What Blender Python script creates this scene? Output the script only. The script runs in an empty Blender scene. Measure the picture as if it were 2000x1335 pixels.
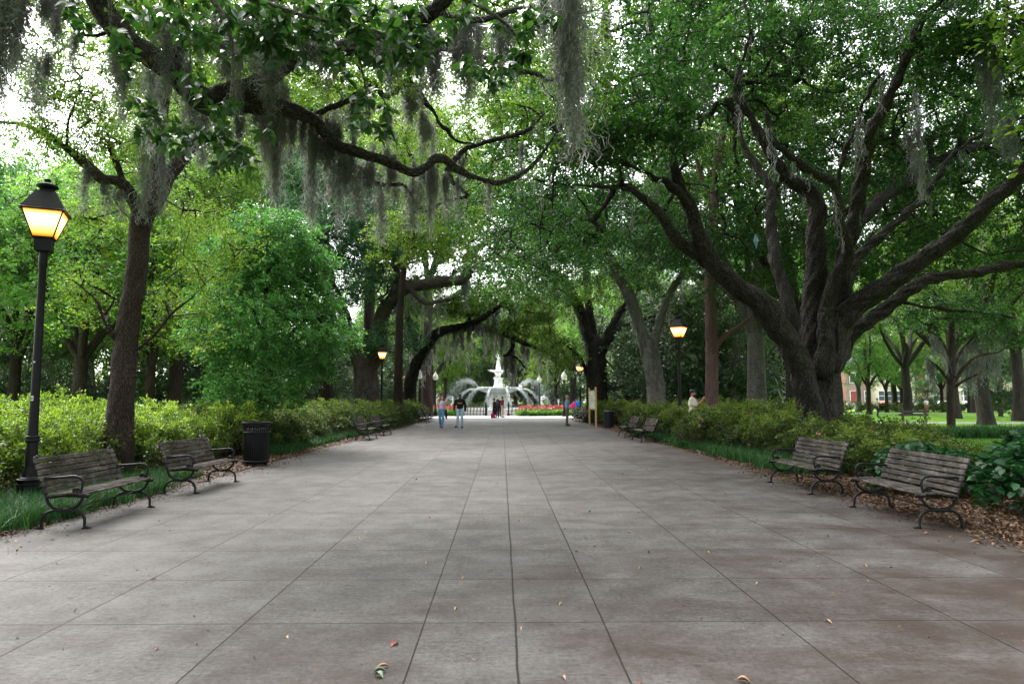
import bpy, bmesh, math, random
import numpy as np
from mathutils import Vector, Matrix
random.seed(7)
RNG = np.random.default_rng(7)
SC = bpy.context.scene
COL = SC.collection
PI = math.pi

# ------------------------------------------------------------------ camera
F = 1333.33; CX, CY = 1000.0, 667.5
H = 1.6
PITCH = math.atan((780 - CY) / F); YAW = math.atan(20 / F)
cam_d = bpy.data.cameras.new('camera'); cam = bpy.data.objects.new('camera', cam_d); COL.objects.link(cam)
cam.location = (0, 0, H); cam.rotation_euler = (PI / 2 + PITCH, 0, -YAW)
cam_d.lens = 24; cam_d.sensor_width = 36; cam_d.clip_end = 2000; cam_d.clip_start = 0.05
SC.camera = cam
_R = np.array(cam.rotation_euler.to_matrix())

def ray(px, py):
    return _R @ np.array([(px - CX) / F, -(py - CY) / F, -1.0])
def P(px, py, Y):
    """world point seen at photo pixel (px,py) standing at distance Y down the walk"""
    d = ray(px, py); return np.array([0, 0, H]) + d * (Y / d[1])
def G(px, py, z=0.0):
    d = ray(px, py); return np.array([0, 0, H]) + d * ((z - H) / d[2])

# ------------------------------------------------------------------ tagging
def tag(o, label=None, cat=None, group=None, kind=None):
    if label: o['label'] = label
    if cat: o['category'] = cat
    if group: o['group'] = group
    if kind: o['kind'] = kind
    return o
def empty(name, loc=(0, 0, 0), rz=0.0, label=None, cat=None, group=None):
    o = bpy.data.objects.new(name, None); COL.objects.link(o)
    o.location = loc; o.rotation_euler = (0, 0, rz); o.empty_display_size = .2
    return tag(o, label, cat, group)
def link(name, me, parent=None, loc=None, rz=None):
    o = bpy.data.objects.new(name, me); COL.objects.link(o)
    if parent: o.parent = parent
    if loc is not None: o.location = loc
    if rz is not None: o.rotation_euler = (0, 0, rz)
    return o
def dup(root, loc, rz=0.0, scale=1.0, label=None, group=None):
    def rec(o, par):
        c = o.copy(); COL.objects.link(c)
        if par: c.parent = par
        for ch in KIDS.get(o.name, []): rec(ch, c)
        return c
    KIDS = {}
    def walk(o):
        KIDS[o.name] = list(o.children)
        for ch in o.children: walk(ch)
    walk(root)
    r = rec(root, None)
    r.location = loc; r.rotation_euler = (0, 0, rz)
    r.scale = (scale,) * 3 if not hasattr(scale, '__len__') else scale
    if label: r['label'] = label
    if group: r['group'] = group
    return r

# ------------------------------------------------------------------ fast mesh
def fast_mesh(name, V, Q, mat, attrs=None, smooth=False, vattrs=None):
    """V (n,3), Q (m,k) faces of equal size; attrs: face floats; vattrs: point vectors"""
    me = bpy.data.meshes.new(name)
    V = np.ascontiguousarray(V, dtype=np.float32); Q = np.ascontiguousarray(Q, dtype=np.int32)
    n, (m, k) = len(V), Q.shape
    me.vertices.add(n); me.vertices.foreach_set('co', V.ravel())
    me.loops.add(m * k); me.loops.foreach_set('vertex_index', Q.ravel())
    me.polygons.add(m); me.polygons.foreach_set('loop_start', np.arange(0, m * k, k, dtype=np.int32))
    if smooth: me.polygons.foreach_set('use_smooth', np.ones(m, dtype=bool))
    for a, d in (attrs or {}).items():
        at = me.attributes.new(a, 'FLOAT', 'FACE'); at.data.foreach_set('value', np.ascontiguousarray(d, dtype=np.float32))
    for a, d in (vattrs or {}).items():
        at = me.attributes.new(a, 'FLOAT_VECTOR', 'POINT'); at.data.foreach_set('vector', np.ascontiguousarray(d, dtype=np.float32).ravel())
    me.update(calc_edges=True)
    me.materials.append(mat)
    return me

def unit(a):
    return a / np.maximum(np.linalg.norm(a, axis=-1, keepdims=True), 1e-9)

class Tubes:
    """collects tapered tubes along polylines; one mesh with bark coordinates"""
    def __init__(s): s.V = []; s.Q = []; s.B = []; s.n = 0
    def add(s, pts, rad, sides=6, off=None, flare=None):
        pts = np.asarray(pts, float); rad = np.asarray(rad, float); k = len(pts)
        tan = unit(np.gradient(pts, axis=0))
        u = np.cross(tan[0], [0.31, 0.9, 0.2]); u /= np.linalg.norm(u) + 1e-9
        U = np.empty((k, 3)); U[0] = u
        for i in range(1, k):
            u = u - tan[i] * u.dot(tan[i]); u /= np.linalg.norm(u) + 1e-9; U[i] = u
        W = np.cross(tan, U)
        th = np.arange(sides) * 2 * PI / sides
        c, sn = np.cos(th), np.sin(th)
        rr = rad[:, None] * np.ones(sides)
        if flare is not None: rr = rr * flare
        V = pts[:, None] + rr[..., None] * (c[None, :, None] * U[:, None] + sn[None, :, None] * W[:, None])
        L = np.concatenate([[0], np.cumsum(np.linalg.norm(np.diff(pts, axis=0), axis=1))])
        if off is None: off = RNG.random(3) * 40
        B = np.stack([rr * c, rr * sn, np.repeat(L[:, None] * .36, sides, 1)], -1) + off
        idx = np.arange(k * sides).reshape(k, sides) + s.n
        a = idx[:-1]; b = idx[1:]
        s.Q.append(np.stack([a, np.roll(a, -1, 1), np.roll(b, -1, 1), b], -1).reshape(-1, 4))
        s.V.append(V.reshape(-1, 3)); s.B.append(B.reshape(-1, 3)); s.n += k * sides
        # tip closes to a point
    def mesh(s, name, mat):
        return fast_mesh(name, np.concatenate(s.V), np.concatenate(s.Q), mat, smooth=True, vattrs={'bark': np.concatenate(s.B)})

def smooth_line(pts, rad, sub=4):
    """Catmull-Rom through control points"""
    pts = np.asarray(pts, float); rad = np.asarray(rad, float)
    A = np.column_stack([pts, rad]); n = len(A)
    E = np.vstack([2 * A[0] - A[1], A, 2 * A[-1] - A[-2]])
    out = []
    for i in range(n - 1):
        p0, p1, p2, p3 = E[i:i + 4]
        for t in np.linspace(0, 1, sub, endpoint=False):
            out.append(.5 * (2 * p1 + (p2 - p0) * t + (2 * p0 - 5 * p1 + 4 * p2 - p3) * t * t + (3 * p1 - p0 - 3 * p2 + p3) * t ** 3))
    out.append(A[-1]); out = np.array(out)
    return out[:, :3], np.maximum(out[:, 3], rad.min() * .6)

# ------------------------------------------------------------------ small mesh builder
class MB:
    def __init__(s): s.v = []; s.f = []; s.sm = []
    def add(s, V, Fs, M=None, smooth=False):
        b = len(s.v)
        for p in V:
            p = Vector(p)
            s.v.append(tuple(M @ p) if M is not None else tuple(p))
        for f in Fs: s.f.append([i + b for i in f]); s.sm.append(smooth)
        return s
    def box(s, c, d, M=None, bev=0.0):
        x, y, z = c; a, b, h = d[0] / 2, d[1] / 2, d[2] / 2
        if bev <= 0:
            V = [(x + i * a, y + j * b, z + k * h) for k in (-1, 1) for j in (-1, 1) for i in (-1, 1)]
            Fs = [(0, 2, 3, 1), (4, 5, 7, 6), (0, 1, 5, 4), (2, 6, 7, 3), (0, 4, 6, 2), (1, 3, 7, 5)]
            return s.add(V, Fs, M)
        bm = bmesh.new(); bmesh.ops.create_cube(bm, size=1)
        for v in bm.verts: v.co = Vector((v.co.x * 2 * a + x, v.co.y * 2 * b + y, v.co.z * 2 * h + z))
        bmesh.ops.bevel(bm, geom=bm.edges[:], offset=bev, segments=1, affect='EDGES')
        bm.verts.index_update()
        V = [v.co.copy() for v in bm.verts]; Fs = [[v.index for v in f.verts] for f in bm.faces]; bm.free()
        return s.add(V, Fs, M)
    def lathe(s, prof, n=24, M=None, smooth=True, cap=True, center=(0, 0), rot=0):
        V = []; Fs = []
        for r, z in prof:
            for i in range(n):
                t = rot + 2 * PI * i / n; V.append((center[0] + r * math.cos(t), center[1] + r * math.sin(t), z))
        for j in range(len(prof) - 1):
            for i in range(n):
                k = (i + 1) % n; Fs.append((j * n + i, j * n + k, (j + 1) * n + k, (j + 1) * n + i))
        s.add(V, Fs, M, smooth)
        if cap:
            b = len(s.v) - len(V)
            if prof[0][0] > 1e-4: s.f.append([b + i for i in range(n)][::-1]); s.sm.append(False)
            if prof[-1][0] > 1e-4: s.f.append([b + (len(prof) - 1) * n + i for i in range(n)]); s.sm.append(False)
        return s
    def tube(s, pts, r, n=8, M=None, flat=None, cap=True, smooth=True):
        pts = np.asarray(pts, float); k = len(pts); r = np.ones(k) * r
        tan = unit(np.gradient(pts, axis=0))
        ref = np.array(flat[0] if flat else (0.2, 0.3, 0.93), float); ratio = flat[1] if flat else 1.0
        V = []; Fs = []
        for i in range(k):
            a = ref - tan[i] * ref.dot(tan[i])
            if np.linalg.norm(a) < 1e-3: a = np.array([1., 0, 0]) - tan[i] * tan[i][0]
            a /= np.linalg.norm(a); b = np.cross(tan[i], a)
            for j in range(n):
                t = 2 * PI * (j + .5) / n; V.append(pts[i] + r[i] * (math.cos(t) * a * ratio + math.sin(t) * b))
        for i in range(k - 1):
            for j in range(n):
                q = (j + 1) % n; Fs.append((i * n + j, i * n + q, (i + 1) * n + q, (i + 1) * n + j))
        if cap: Fs.append(list(range(n))[::-1]); Fs.append([(k - 1) * n + j for j in range(n)])
        return s.add(V, Fs, M, smooth)
    def ball(s, c, r, M=None, n=12, m=8):
        r = (r,) * 3 if not hasattr(r, '__len__') else r
        V = [(c[0], c[1], c[2] - r[2])]
        for j in range(1, m):
            a = PI * j / m
            for i in range(n):
                t = 2 * PI * i / n
                V.append((c[0] + r[0] * math.sin(a) * math.cos(t), c[1] + r[1] * math.sin(a) * math.sin(t), c[2] - r[2] * math.cos(a)))
        V.append((c[0], c[1], c[2] + r[2])); L = len(V) - 1
        Fs = [(0, 1 + (i + 1) % n, 1 + i) for i in range(n)]
        for j in range(m - 2):
            for i in range(n):
                k = (i + 1) % n; Fs.append((1 + j * n + i, 1 + j * n + k, 1 + (j + 1) * n + k, 1 + (j + 1) * n + i))
        Fs += [(L, 1 + (m - 2) * n + i, 1 + (m - 2) * n + (i + 1) % n) for i in range(n)]
        return s.add(V, Fs, M, True)
    def cap_cone(s, a, b, ra, rb, n=10, M=None):
        """tapered limb with round ends (closed)"""
        a = np.asarray(a, float); b = np.asarray(b, float)
        s.ball(a, ra, M, n, 6); s.ball(b, rb, M, n, 6)
        return s.tube([a, b], [ra, rb], n, M)
    def mesh(s, name, mat):
        me = bpy.data.meshes.new(name); me.from_pydata([tuple(v) for v in s.v], [], s.f)
        me.polygons.foreach_set('use_smooth', s.sm)
        me.materials.append(mat); me.update(); return me
    def obj(s, name, mat, parent=None, **k):
        return link(name, s.mesh(name, mat), parent, **k)

def remesh(me, voxel, smooth_it=4, factor=.5, name=None):
    """melt overlapping closed shells into one continuous skin"""
    o = bpy.data.objects.new('tmp', me); COL.objects.link(o)
    m = o.modifiers.new('r', 'REMESH'); m.mode = 'VOXEL'; m.voxel_size = voxel; m.use_smooth_shade = True
    if smooth_it:
        q = o.modifiers.new('s', 'SMOOTH'); q.iterations = smooth_it; q.factor = factor
    dg = bpy.context.evaluated_depsgraph_get(); dg.update()
    out = bpy.data.meshes.new_from_object(o.evaluated_get(dg))
    mats = list(me.materials)
    bpy.data.objects.remove(o)
    out.materials.clear()
    for x in mats: out.materials.append(x)
    out.name = name or me.name
    out.polygons.foreach_set('use_smooth', [True] * len(out.polygons))
    return out

# ------------------------------------------------------------------ materials
class NT:
    def __init__(s, name):
        s.m = bpy.data.materials.new(name); s.m.use_nodes = True; s.t = s.m.node_tree; s.t.nodes.clear()
        s.out = s.t.nodes.new('ShaderNodeOutputMaterial')
    def n(s, typ, ins=None, **props):
        nd = s.t.nodes.new('ShaderNode' + typ)
        for k, v in props.items(): setattr(nd, k, v)
        for k, v in (ins or {}).items():
            sock = nd.inputs[k]
            if isinstance(v, bpy.types.NodeSocket): s.t.links.new(v, sock)
            elif isinstance(v, bpy.types.Node): s.t.links.new(v.outputs[0], sock)
            else: sock.default_value = v
        return nd
    def math(s, op, a, b=None, c=None, clamp=False):
        ins = {0: a}
        if b is not None: ins[1] = b
        if c is not None: ins[2] = c
        return s.n('Math', ins, operation=op, use_clamp=clamp).outputs[0]
    def mix(s, fac, a, b, blend='MIX'):
        nd = s.n('Mix', {0: fac}, data_type='RGBA', blend_type=blend)
        for i, v in ((6, a), (7, b)):
            if isinstance(v, bpy.types.NodeSocket): s.t.links.new(v, nd.inputs[i])
            else: nd.inputs[i].default_value = (*v, 1) if len(v) == 3 else v
        return nd.outputs[2]
    def ramp(s, fac, stops, interp='LINEAR'):
        nd = s.n('ValToRGB', {0: fac}); cr = nd.color_ramp; cr.interpolation = interp
        while len(cr.elements) < len(stops): cr.elements.new(.5)
        for e, (p, c) in zip(cr.elements, stops):
            e.position = p; e.color = (*c, 1) if len(c) == 3 else c
        return nd.outputs[0]
    def noise(s, vec, scale, detail=4, rough=.55, dist=0):
        return s.n('TexNoise', {'Vector': vec, 'Scale': scale, 'Detail': detail, 'Roughness': rough, 'Distortion': dist}).outputs[0]
    def mapping(s, vec, scale=(1, 1, 1), loc=(0, 0, 0)):
        return s.n('Mapping', {'Vector': vec, 'Scale': scale, 'Location': loc}).outputs[0]
    def done(s, shader):
        s.t.links.new(shader.outputs[0] if isinstance(shader, bpy.types.Node) else shader, s.out.inputs[0]); return s.m
    def bsdf(s, color, rough=.6, spec=.4, metal=0, normal=None, **k):
        ins = {'Roughness': rough, 'Specular IOR Level': spec, 'Metallic': metal}
        ins['Base Color'] = color if isinstance(color, bpy.types.NodeSocket) else ((*color, 1) if len(color) == 3 else color)
        if normal is not None: ins['Normal'] = normal
        ins.update(k)
        return s.n('BsdfPrincipled', ins)

def leaf_mat(name, cols, trans=.4, spec=.35, rough=.45, tint=None):
    """cols: dark, mid, light by the per-leaf tint"""
    t = NT(name)
    a = t.n('Attribute', attribute_name='tint', attribute_type='GEOMETRY').outputs['Fac']
    col = t.ramp(a, [(0.0, cols[0]), (.5, cols[1]), (1.0, cols[2])] if len(cols) == 3 else [(0, cols[0]), (.45, cols[1]), (.85, cols[2]), (1.0, cols[3])])
    b = t.bsdf(col, rough, spec)
    tc = t.mix(1.0, col, tint or (1.15, 1.28, .72), 'MULTIPLY')
    tr = t.n('BsdfTranslucent', {'Color': tc})
    return t.done(t.n('MixShader', {0: trans, 1: b.outputs[0], 2: tr.outputs[0]}))

def bark_mat(name, c0, c1, c2, scale=9, bump=.6, dist=.04):
    t = NT(name)
    v = t.n('Attribute', attribute_name='bark', attribute_type='GEOMETRY').outputs['Vector']
    w = t.n('VectorMath', {0: v, 1: t.n('TexNoise', {'Vector': v, 'Scale': 6.0, 'Detail': 2.0}).outputs['Color']}, operation='ADD').outputs[0]
    vor = t.n('TexVoronoi', {'Vector': t.mapping(v, (1, 1, 1.5)), 'Scale': float(scale * 2.2), 'Randomness': 1.0}, feature='DISTANCE_TO_EDGE').outputs[0]
    n1 = t.noise(v, scale * 1.6, 6, .65, .6)
    n2 = t.noise(v, scale * .22, 3, .5)
    h = t.math('MULTIPLY_ADD', t.math('MINIMUM', t.math('MULTIPLY', vor, 3.0), .6), .9, t.math('MULTIPLY', n1, .8))
    col = t.ramp(t.math('MULTIPLY_ADD', n2, .5, t.math('MULTIPLY', h, .45)), [(.25, c0), (.5, c1), (.78, c2)])
    lich = t.math('GREATER_THAN', t.noise(v, scale * .9, 5, .7), .62)
    col = t.mix(t.math('MULTIPLY', lich, .35), col, tuple(min(1, x * 1.5 + .02) for x in c2))
    bp = t.n('Bump', {'Strength': bump, 'Distance': dist, 'Height': h}).outputs[0]
    return t.done(t.bsdf(col, .9, .2, normal=bp))

def plain(name, c, rough=.5, spec=.4, metal=0, var=.12, scale=8, bump=0):
    t = NT(name); o = t.n('TexCoord').outputs['Object']
    n = t.noise(o, scale, 5)
    col = t.mix(n, tuple(x * (1 - var * 1.5) for x in c), tuple(min(1, x * (1 + var * 1.5)) for x in c))
    nm = t.n('Bump', {'Strength': bump, 'Distance': .01, 'Height': t.noise(o, scale * 6, 3)}).outputs[0] if bump else None
    return t.done(t.bsdf(col, rough, spec, metal, normal=nm))

def glow(name, c, s, c2=None):
    t = NT(name)
    if c2:
        z = t.n('SeparateXYZ', {0: t.n('TexCoord').outputs['Generated']}).outputs[2]
        col = t.ramp(z, [(0, c2), (.35, c), (.85, c), (1, c2)])
        e = t.n('Emission', {'Color': col, 'Strength': s})
    else: e = t.n('Emission', {'Color': (*c, 1), 'Strength': s})
    return t.done(e)

M = {}
M['oak_dark'] = leaf_mat('oak leaves dark', [(.013, .042, .012), (.034, .10, .02), (.10, .215, .035)], .46)
M['oak_mid'] = leaf_mat('oak leaves mid', [(.035, .08, .014), (.10, .185, .026), (.24, .34, .055)], .52)
M['lime'] = leaf_mat('young yellow green leaves', [(.06, .13, .02), (.15, .26, .035), (.31, .40, .07), (.40, .28, .05)], .5)
M['fresh'] = leaf_mat('fresh green leaves', [(.045, .12, .03), (.13, .27, .06), (.31, .46, .14)], .52)
M['emerald'] = leaf_mat('emerald green leaves', [(.025, .085, .024), (.085, .24, .055), (.24, .45, .14)], .46, .45)
M['grey_green'] = leaf_mat('glossy grey green leaves', [(.03, .065, .03), (.09, .16, .075), (.24, .32, .19)], .3, .6, .28)
M['blue'] = leaf_mat('cool green leaves', [(.03, .085, .045), (.075, .18, .085), (.16, .30, .14)], .42)
M['magnolia'] = leaf_mat('magnolia leaves', [(.014, .045, .014), (.035, .10, .022), (.08, .17, .035), (.16, .07, .03)], .3, .5, .3)
M['azalea'] = leaf_mat('azalea leaves bright', [(.03, .032, .012), (.10, .175, .02), (.37, .50, .06)], .4)
M['azalea_dark'] = leaf_mat('azalea leaves olive', [(.022, .024, .011), (.055, .095, .016), (.21, .29, .045)], .4)
M['liriope'] = leaf_mat('liriope blades', [(.012, .045, .014), (.03, .10, .026), (.07, .19, .05)], .3, .25, .5)
M['broad'] = leaf_mat('broad shrub leaves', [(.008, .04, .014), (.018, .085, .022), (.04, .15, .035)], .3, .4)
M['grass'] = leaf_mat('lawn blades', [(.03, .08, .01), (.07, .17, .015), (.14, .26, .03)], .35)
M['litter'] = leaf_mat('brown dead leaves', [(.03, .016, .009), (.105, .056, .032), (.27, .16, .10)], .05, .3, .6)
M['moss'] = leaf_mat('spanish moss', [(.12, .125, .115), (.24, .25, .225), (.40, .41, .37)],   .5, .1, .9, (1, 1, 1))
M['red_flower'] = leaf_mat('red celosia', [(.28, .03, .05), (.58, .12, .16), (.85, .50, .48)], .25)
M['white_flower'] = leaf_mat('pale blossom', [(.3, .32, .22), (.55, .56, .45), (.75, .75, .68)], .25)
M['bark_oak'] = bark_mat('live oak bark', (.006, .005, .0045), (.021, .0175, .0155), (.07, .062, .055), bump=.9)
M['bark_brown'] = bark_mat('brown plated bark', (.008, .0055, .0045), (.033, .022, .018), (.08, .06, .05), scale=12, bump=.9)
M['bark_red'] = bark_mat('reddish bark', (.025, .014, .012), (.085, .05, .042), (.16, .105, .095), scale=14)
M['bark_mid'] = bark_mat('grey brown bark', (.016, .012, .010), (.055, .043, .037), (.14, .118, .10))
M['bark_grey'] = bark_mat('grey oak bark', (.025, .022, .02), (.085, .078, .07), (.20, .19, .17))
M['iron'] = plain('black painted iron', (.006, .0065, .007), .5, .22, 0, .3, 14, .15)
M['iron_bench'] = plain('worn black iron', (.008, .008, .008), .5, .25, 0, .4, 18, .3)
M['white'] = plain('white painted iron', (.86, .87, .87), .5, .4, 0, .05, 4, .1)
M['stone'] = plain('white stone', (.7, .69, .66), .7, .3, 0, .07, 3, .1)
EXPOSURE = 2.7
LAMP_E = .75
WITH = dict(trees=True, bg=True, shrubs=True, people=True, fountain=True, far=True)
# ------------------------------------------------------------------ vegetation
def rdirs(n, flat=1.0):
    v = RNG.normal(size=(n, 3)); v[:, 2] *= flat
    return unit(v)

def leaf_quads(C, R=.5, sprays=7, per=12, size=.08, flat=.5, width=.3, droop=0.0, hue=.28, bias=None, spread=.8):
    """leaf sprays around every cluster centre -> verts, quads, tint"""
    C = np.asarray(C); M_ = len(C)
    Rm = np.broadcast_to(R, (M_,)) if np.ndim(R) <= 1 else R
    sd = rdirs(M_ * sprays, flat).reshape(M_, sprays, 3); sd[..., 2] -= droop
    base = C[:, None] + RNG.normal(size=(M_, sprays, 3)) * (Rm[:, None, None] * .18)
    ln = Rm[:, None] * RNG.uniform(.45, 1.1, (M_, sprays))
    t = RNG.uniform(.1, 1, (M_, sprays, per))
    curve = np.zeros((M_, sprays, per, 3)); curve[..., 2] = -(t ** 2) * ln[..., None] * .25
    pos = base[:, :, None] + sd[:, :, None] * (ln[..., None] * t)[..., None] + curve
    pos = pos + RNG.normal(size=pos.shape) * size * .35
    pos = pos.reshape(-1, 3); N = len(pos)
    d = unit(np.repeat(sd.reshape(-1, 3), per, 0) + RNG.normal(size=(N, 3)) * spread + np.array([0, 0, -droop]))
    up = unit(RNG.normal(size=(N, 3)) * .75 + np.array([0, 0, 1.0]))
    side = unit(np.cross(d, up)); L = size * RNG.uniform(.65, 1.3, (N, 1))
    mid = pos + d * L * .48; nrm = np.cross(side, d)
    V = np.stack([pos, mid + side * L * width, pos + d * L - nrm * L * .08, mid - side * L * width], 1).reshape(-1, 3)
    Q = np.arange(N * 4).reshape(N, 4)
    ch = RNG.normal(size=(M_, 1)) * hue * .55
    if bias is not None: ch = ch + np.asarray(bias)[:, None]
    T = np.clip(.42 + np.repeat(ch, sprays * per, 1).ravel() + RNG.normal(size=N) * .15, 0, 1)
    return V, Q, T

def big_leaves(pos, d, size, width=.22, T=None, fold=.18, up=None):
    """large glossy leaves of 8 triangles-ish: two folded halves with pointed tip"""
    N = len(pos); L = size * RNG.uniform(.7, 1.25, (N, 1))
    upv = unit(RNG.normal(size=(N, 3)) * .6 + np.array([0, 0, 1.0])) if up is None else up
    side = unit(np.cross(d, upv)); nr = np.cross(side, d)
    def at(t, s, h): return pos + d * L * t + side * L * s + nr * L * h
    w = width
    rows = [at(0, 0, 0), at(.22, w * .8, fold * .5), at(.22, 0, 0), at(.22, -w * .8, fold * .5),
            at(.6, w * .95, fold * .45 - .04), at(.6, 0, -.04), at(.6, -w * .95, fold * .45 - .04), at(1, 0, -.16)]
    V = np.stack(rows, 1).reshape(-1, 3); b = (np.arange(N) * 8)[:, None]
    F4 = [[0, 2, 1, 1], [0, 3, 2, 2], [1, 2, 5, 4], [2, 3, 6, 5], [4, 5, 7, 7], [5, 6, 7, 7]]
    # quads only: split the pointed ends into degenerate-free quads by pairing
    Q = np.concatenate([b + np.array([[0, 3, 2, 1]]), b + np.array([[1, 2, 5, 4]]), b + np.array([[2, 3, 6, 5]]), b + np.array([[4, 5, 6, 7]])])
    T = np.clip(.4 + RNG.normal(size=N) * .2, 0, .9) if T is None else T
    return V, Q, np.tile(T, 4)

def join(parts):
    V = []; Q = []; T = []; n = 0
    for v, q, t in parts: V.append(v); Q.append(q + n); T.append(t); n += len(v)
    return np.concatenate(V), np.concatenate(Q), np.concatenate(T)

def leaf_obj(name, parts, mat, parent=None):
    V, Q, T = join(parts)
    return link(name, fast_mesh(name, V, Q, M[mat], {'tint': T}), parent)

# -- limb skeleton -----------------------------------------------------------
class Skel:
    def __init__(s): s.p = []; s.par = []; s.fix = []; s.lines = []
    def limb(s, pts, rad, sub=4, par=-1, wob=0.0):
        pts, rad = smooth_line(pts, rad, sub)
        if wob:
            n = len(pts); w = np.cumsum(RNG.normal(size=(n, 3)), 0) * wob; w -= np.linspace(0, 1, n)[:, None] * w[-1]; pts = pts + w
        i0 = len(s.p)
        for i, (a, r) in enumerate(zip(pts, rad)):
            s.p.append(a); s.par.append(i0 + i - 1 if i else par); s.fix.append(r)
        s.lines.append((pts, rad)); return s
    def connect(s, C, k=4, wig=.12, updir=.25, reach=None):
        """grow a branching path from the nearest wood to every leaf cluster"""
        C = np.asarray(C); n0 = len(s.p); s.n0 = n0
        cap = n0 + len(C) * k + 5
        A = np.zeros((cap, 3)); A[:n0] = s.p; n = n0
        rf = np.array(s.fix)
        d0 = np.array([np.min(np.linalg.norm(A[:n0] - c, axis=1)) for c in C])
        s.chains = []
        keep = []
        for ci in np.argsort(d0):
            c = C[ci]
            if reach and d0[ci] > reach: continue
            dd = np.linalg.norm(A[:n] - c, axis=1)
            j = int(np.argmin(dd)); L = dd[j]
            kk = max(1, min(k, int(L / .35) + 1))
            a = A[j]; mid_off = RNG.normal(size=3) * L * .12 + np.array([0, 0, updir * L * .25])
            idx = [j]
            for q in range(1, kk + 1):
                t = q / kk
                pt = a + (c - a) * t + mid_off * (4 * t * (1 - t)) + (RNG.normal(size=3) * wig * L * .25 if q < kk else 0)
                A[n] = pt; s.p.append(pt); s.par.append(idx[-1]); s.fix.append(-1); idx.append(n); n += 1
            s.chains.append(idx); keep.append(ci)
        cnt = np.zeros(n)
        for ch in s.chains: cnt[ch[-1]] += 1
        for i in range(n - 1, -1, -1):
            if s.par[i] >= 0 and i >= n0: cnt[s.par[i]] += cnt[i]
        s.cnt = cnt; s.A = A[:n]; return np.array(keep, int)
    def tubes(s, base=True, r0=.011, pw=.46, sides=5, tb=None, bs=12, minr=0.004):
        tb = tb or Tubes()
        if base:
            for pts, rad in s.lines: tb.add(pts, rad, bs)
        for ch in s.chains:
            r = [max(minr, r0 * max(s.cnt[i], 1) ** pw) for i in ch]
            j = ch[0]
            if s.fix[j] > 0: r[0] = min(s.fix[j] * .9, r[1] * 1.25) if len(r) > 1 else r[0]
            r[-1] = max(minr * .7, r[-1] * .5)
            tb.add(s.A[ch], r, sides)
        return tb

def px_limb(pts, Y0, Y1=None, grow=1.0):
    """[(px,py,width_px),...] at distance Y0..Y1 -> 3D points and radii"""
    n = len(pts); Y1 = Y0 if Y1 is None else Y1
    o = []; r = []
    for i, (x, y, w) in enumerate(pts):
        Y = Y0 + (Y1 - Y0) * i / max(1, n - 1)
        o.append(P(x, y, Y)); r.append(w * .5 * Y / F * grow)
    return np.array(o), np.array(r)

def melt_limbs(name, lines, voxel, mat, smooth_it=3, flare_first=None, bulge=0.0):
    """limbs + trunk fused into one skin, with bark coordinates copied from the nearest limb"""
    mb = MB()
    segs = []
    for li, (pts, rad) in enumerate(lines):
        mb.tube(pts, rad, 20)
        mb.ball(pts[0], rad[0] * .98, n=16, m=10); mb.ball(pts[-1], rad[-1] * .98, n=10, m=6)
        L = 0; off = RNG.random(3) * 30
        tan = unit(np.gradient(pts, axis=0)); u = unit(np.cross(tan[0], [0.31, 0.9, 0.2]))
        for i in range(len(pts) - 1):
            u = unit(u - tan[i] * u.dot(tan[i])); w = np.cross(tan[i], u)
            d = np.linalg.norm(pts[i + 1] - pts[i])
            segs.append((pts[i], pts[i + 1], u, w, L, off, .5 * (rad[i] + rad[i + 1]))); L += d
    me = remesh(mb.mesh(name, M[mat]), voxel, smooth_it, .5, name)
    n = len(me.vertices); V = np.empty(n * 3, np.float32); me.vertices.foreach_get('co', V); V = V.reshape(-1, 3).astype(float)
    best = np.full(n, 1e9); B = np.zeros((n, 3))
    for a, b, u, w, L, off, r in segs:
        lo = np.minimum(a, b) - r * 1.6 - .1; hi = np.maximum(a, b) + r * 1.6 + .1
        I = np.where(((V > lo) & (V < hi)).all(1))[0]
        if not len(I): continue
        ab = b - a; dl = ab.dot(ab); t = np.clip((V[I] - a) @ ab / dl, 0, 1)
        pr = V[I] - a - t[:, None] * ab; d = np.linalg.norm(pr, axis=1) - r
        k = d < best[I]; J = I[k]; best[J] = d[k]
        B[J] = np.column_stack([pr[k] @ u, pr[k] @ w, (L + t[k] * math.sqrt(dl)) * .36]) + off
    if bulge:
        nr = np.empty(n * 3, np.float32); me.vertices.foreach_get('normal', nr); nr = nr.reshape(-1, 3)
        f = np.sin(B[:, 0] * 9 + np.sin(B[:, 2] * 11) * 1.3) * np.sin(B[:, 1] * 8 + np.cos(B[:, 2] * 9) * 1.4) + .5 * np.sin(B[:, 0] * 23 + B[:, 2] * 31) * np.sin(B[:, 1] * 21)
        V = V + nr * (f * bulge)[:, None]; me.vertices.foreach_set('co', V.astype(np.float32).ravel())
    at = me.attributes.new('bark', 'FLOAT_VECTOR', 'POINT'); at.data.foreach_set('vector', B.astype(np.float32).ravel())
    me.update(); return me

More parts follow.
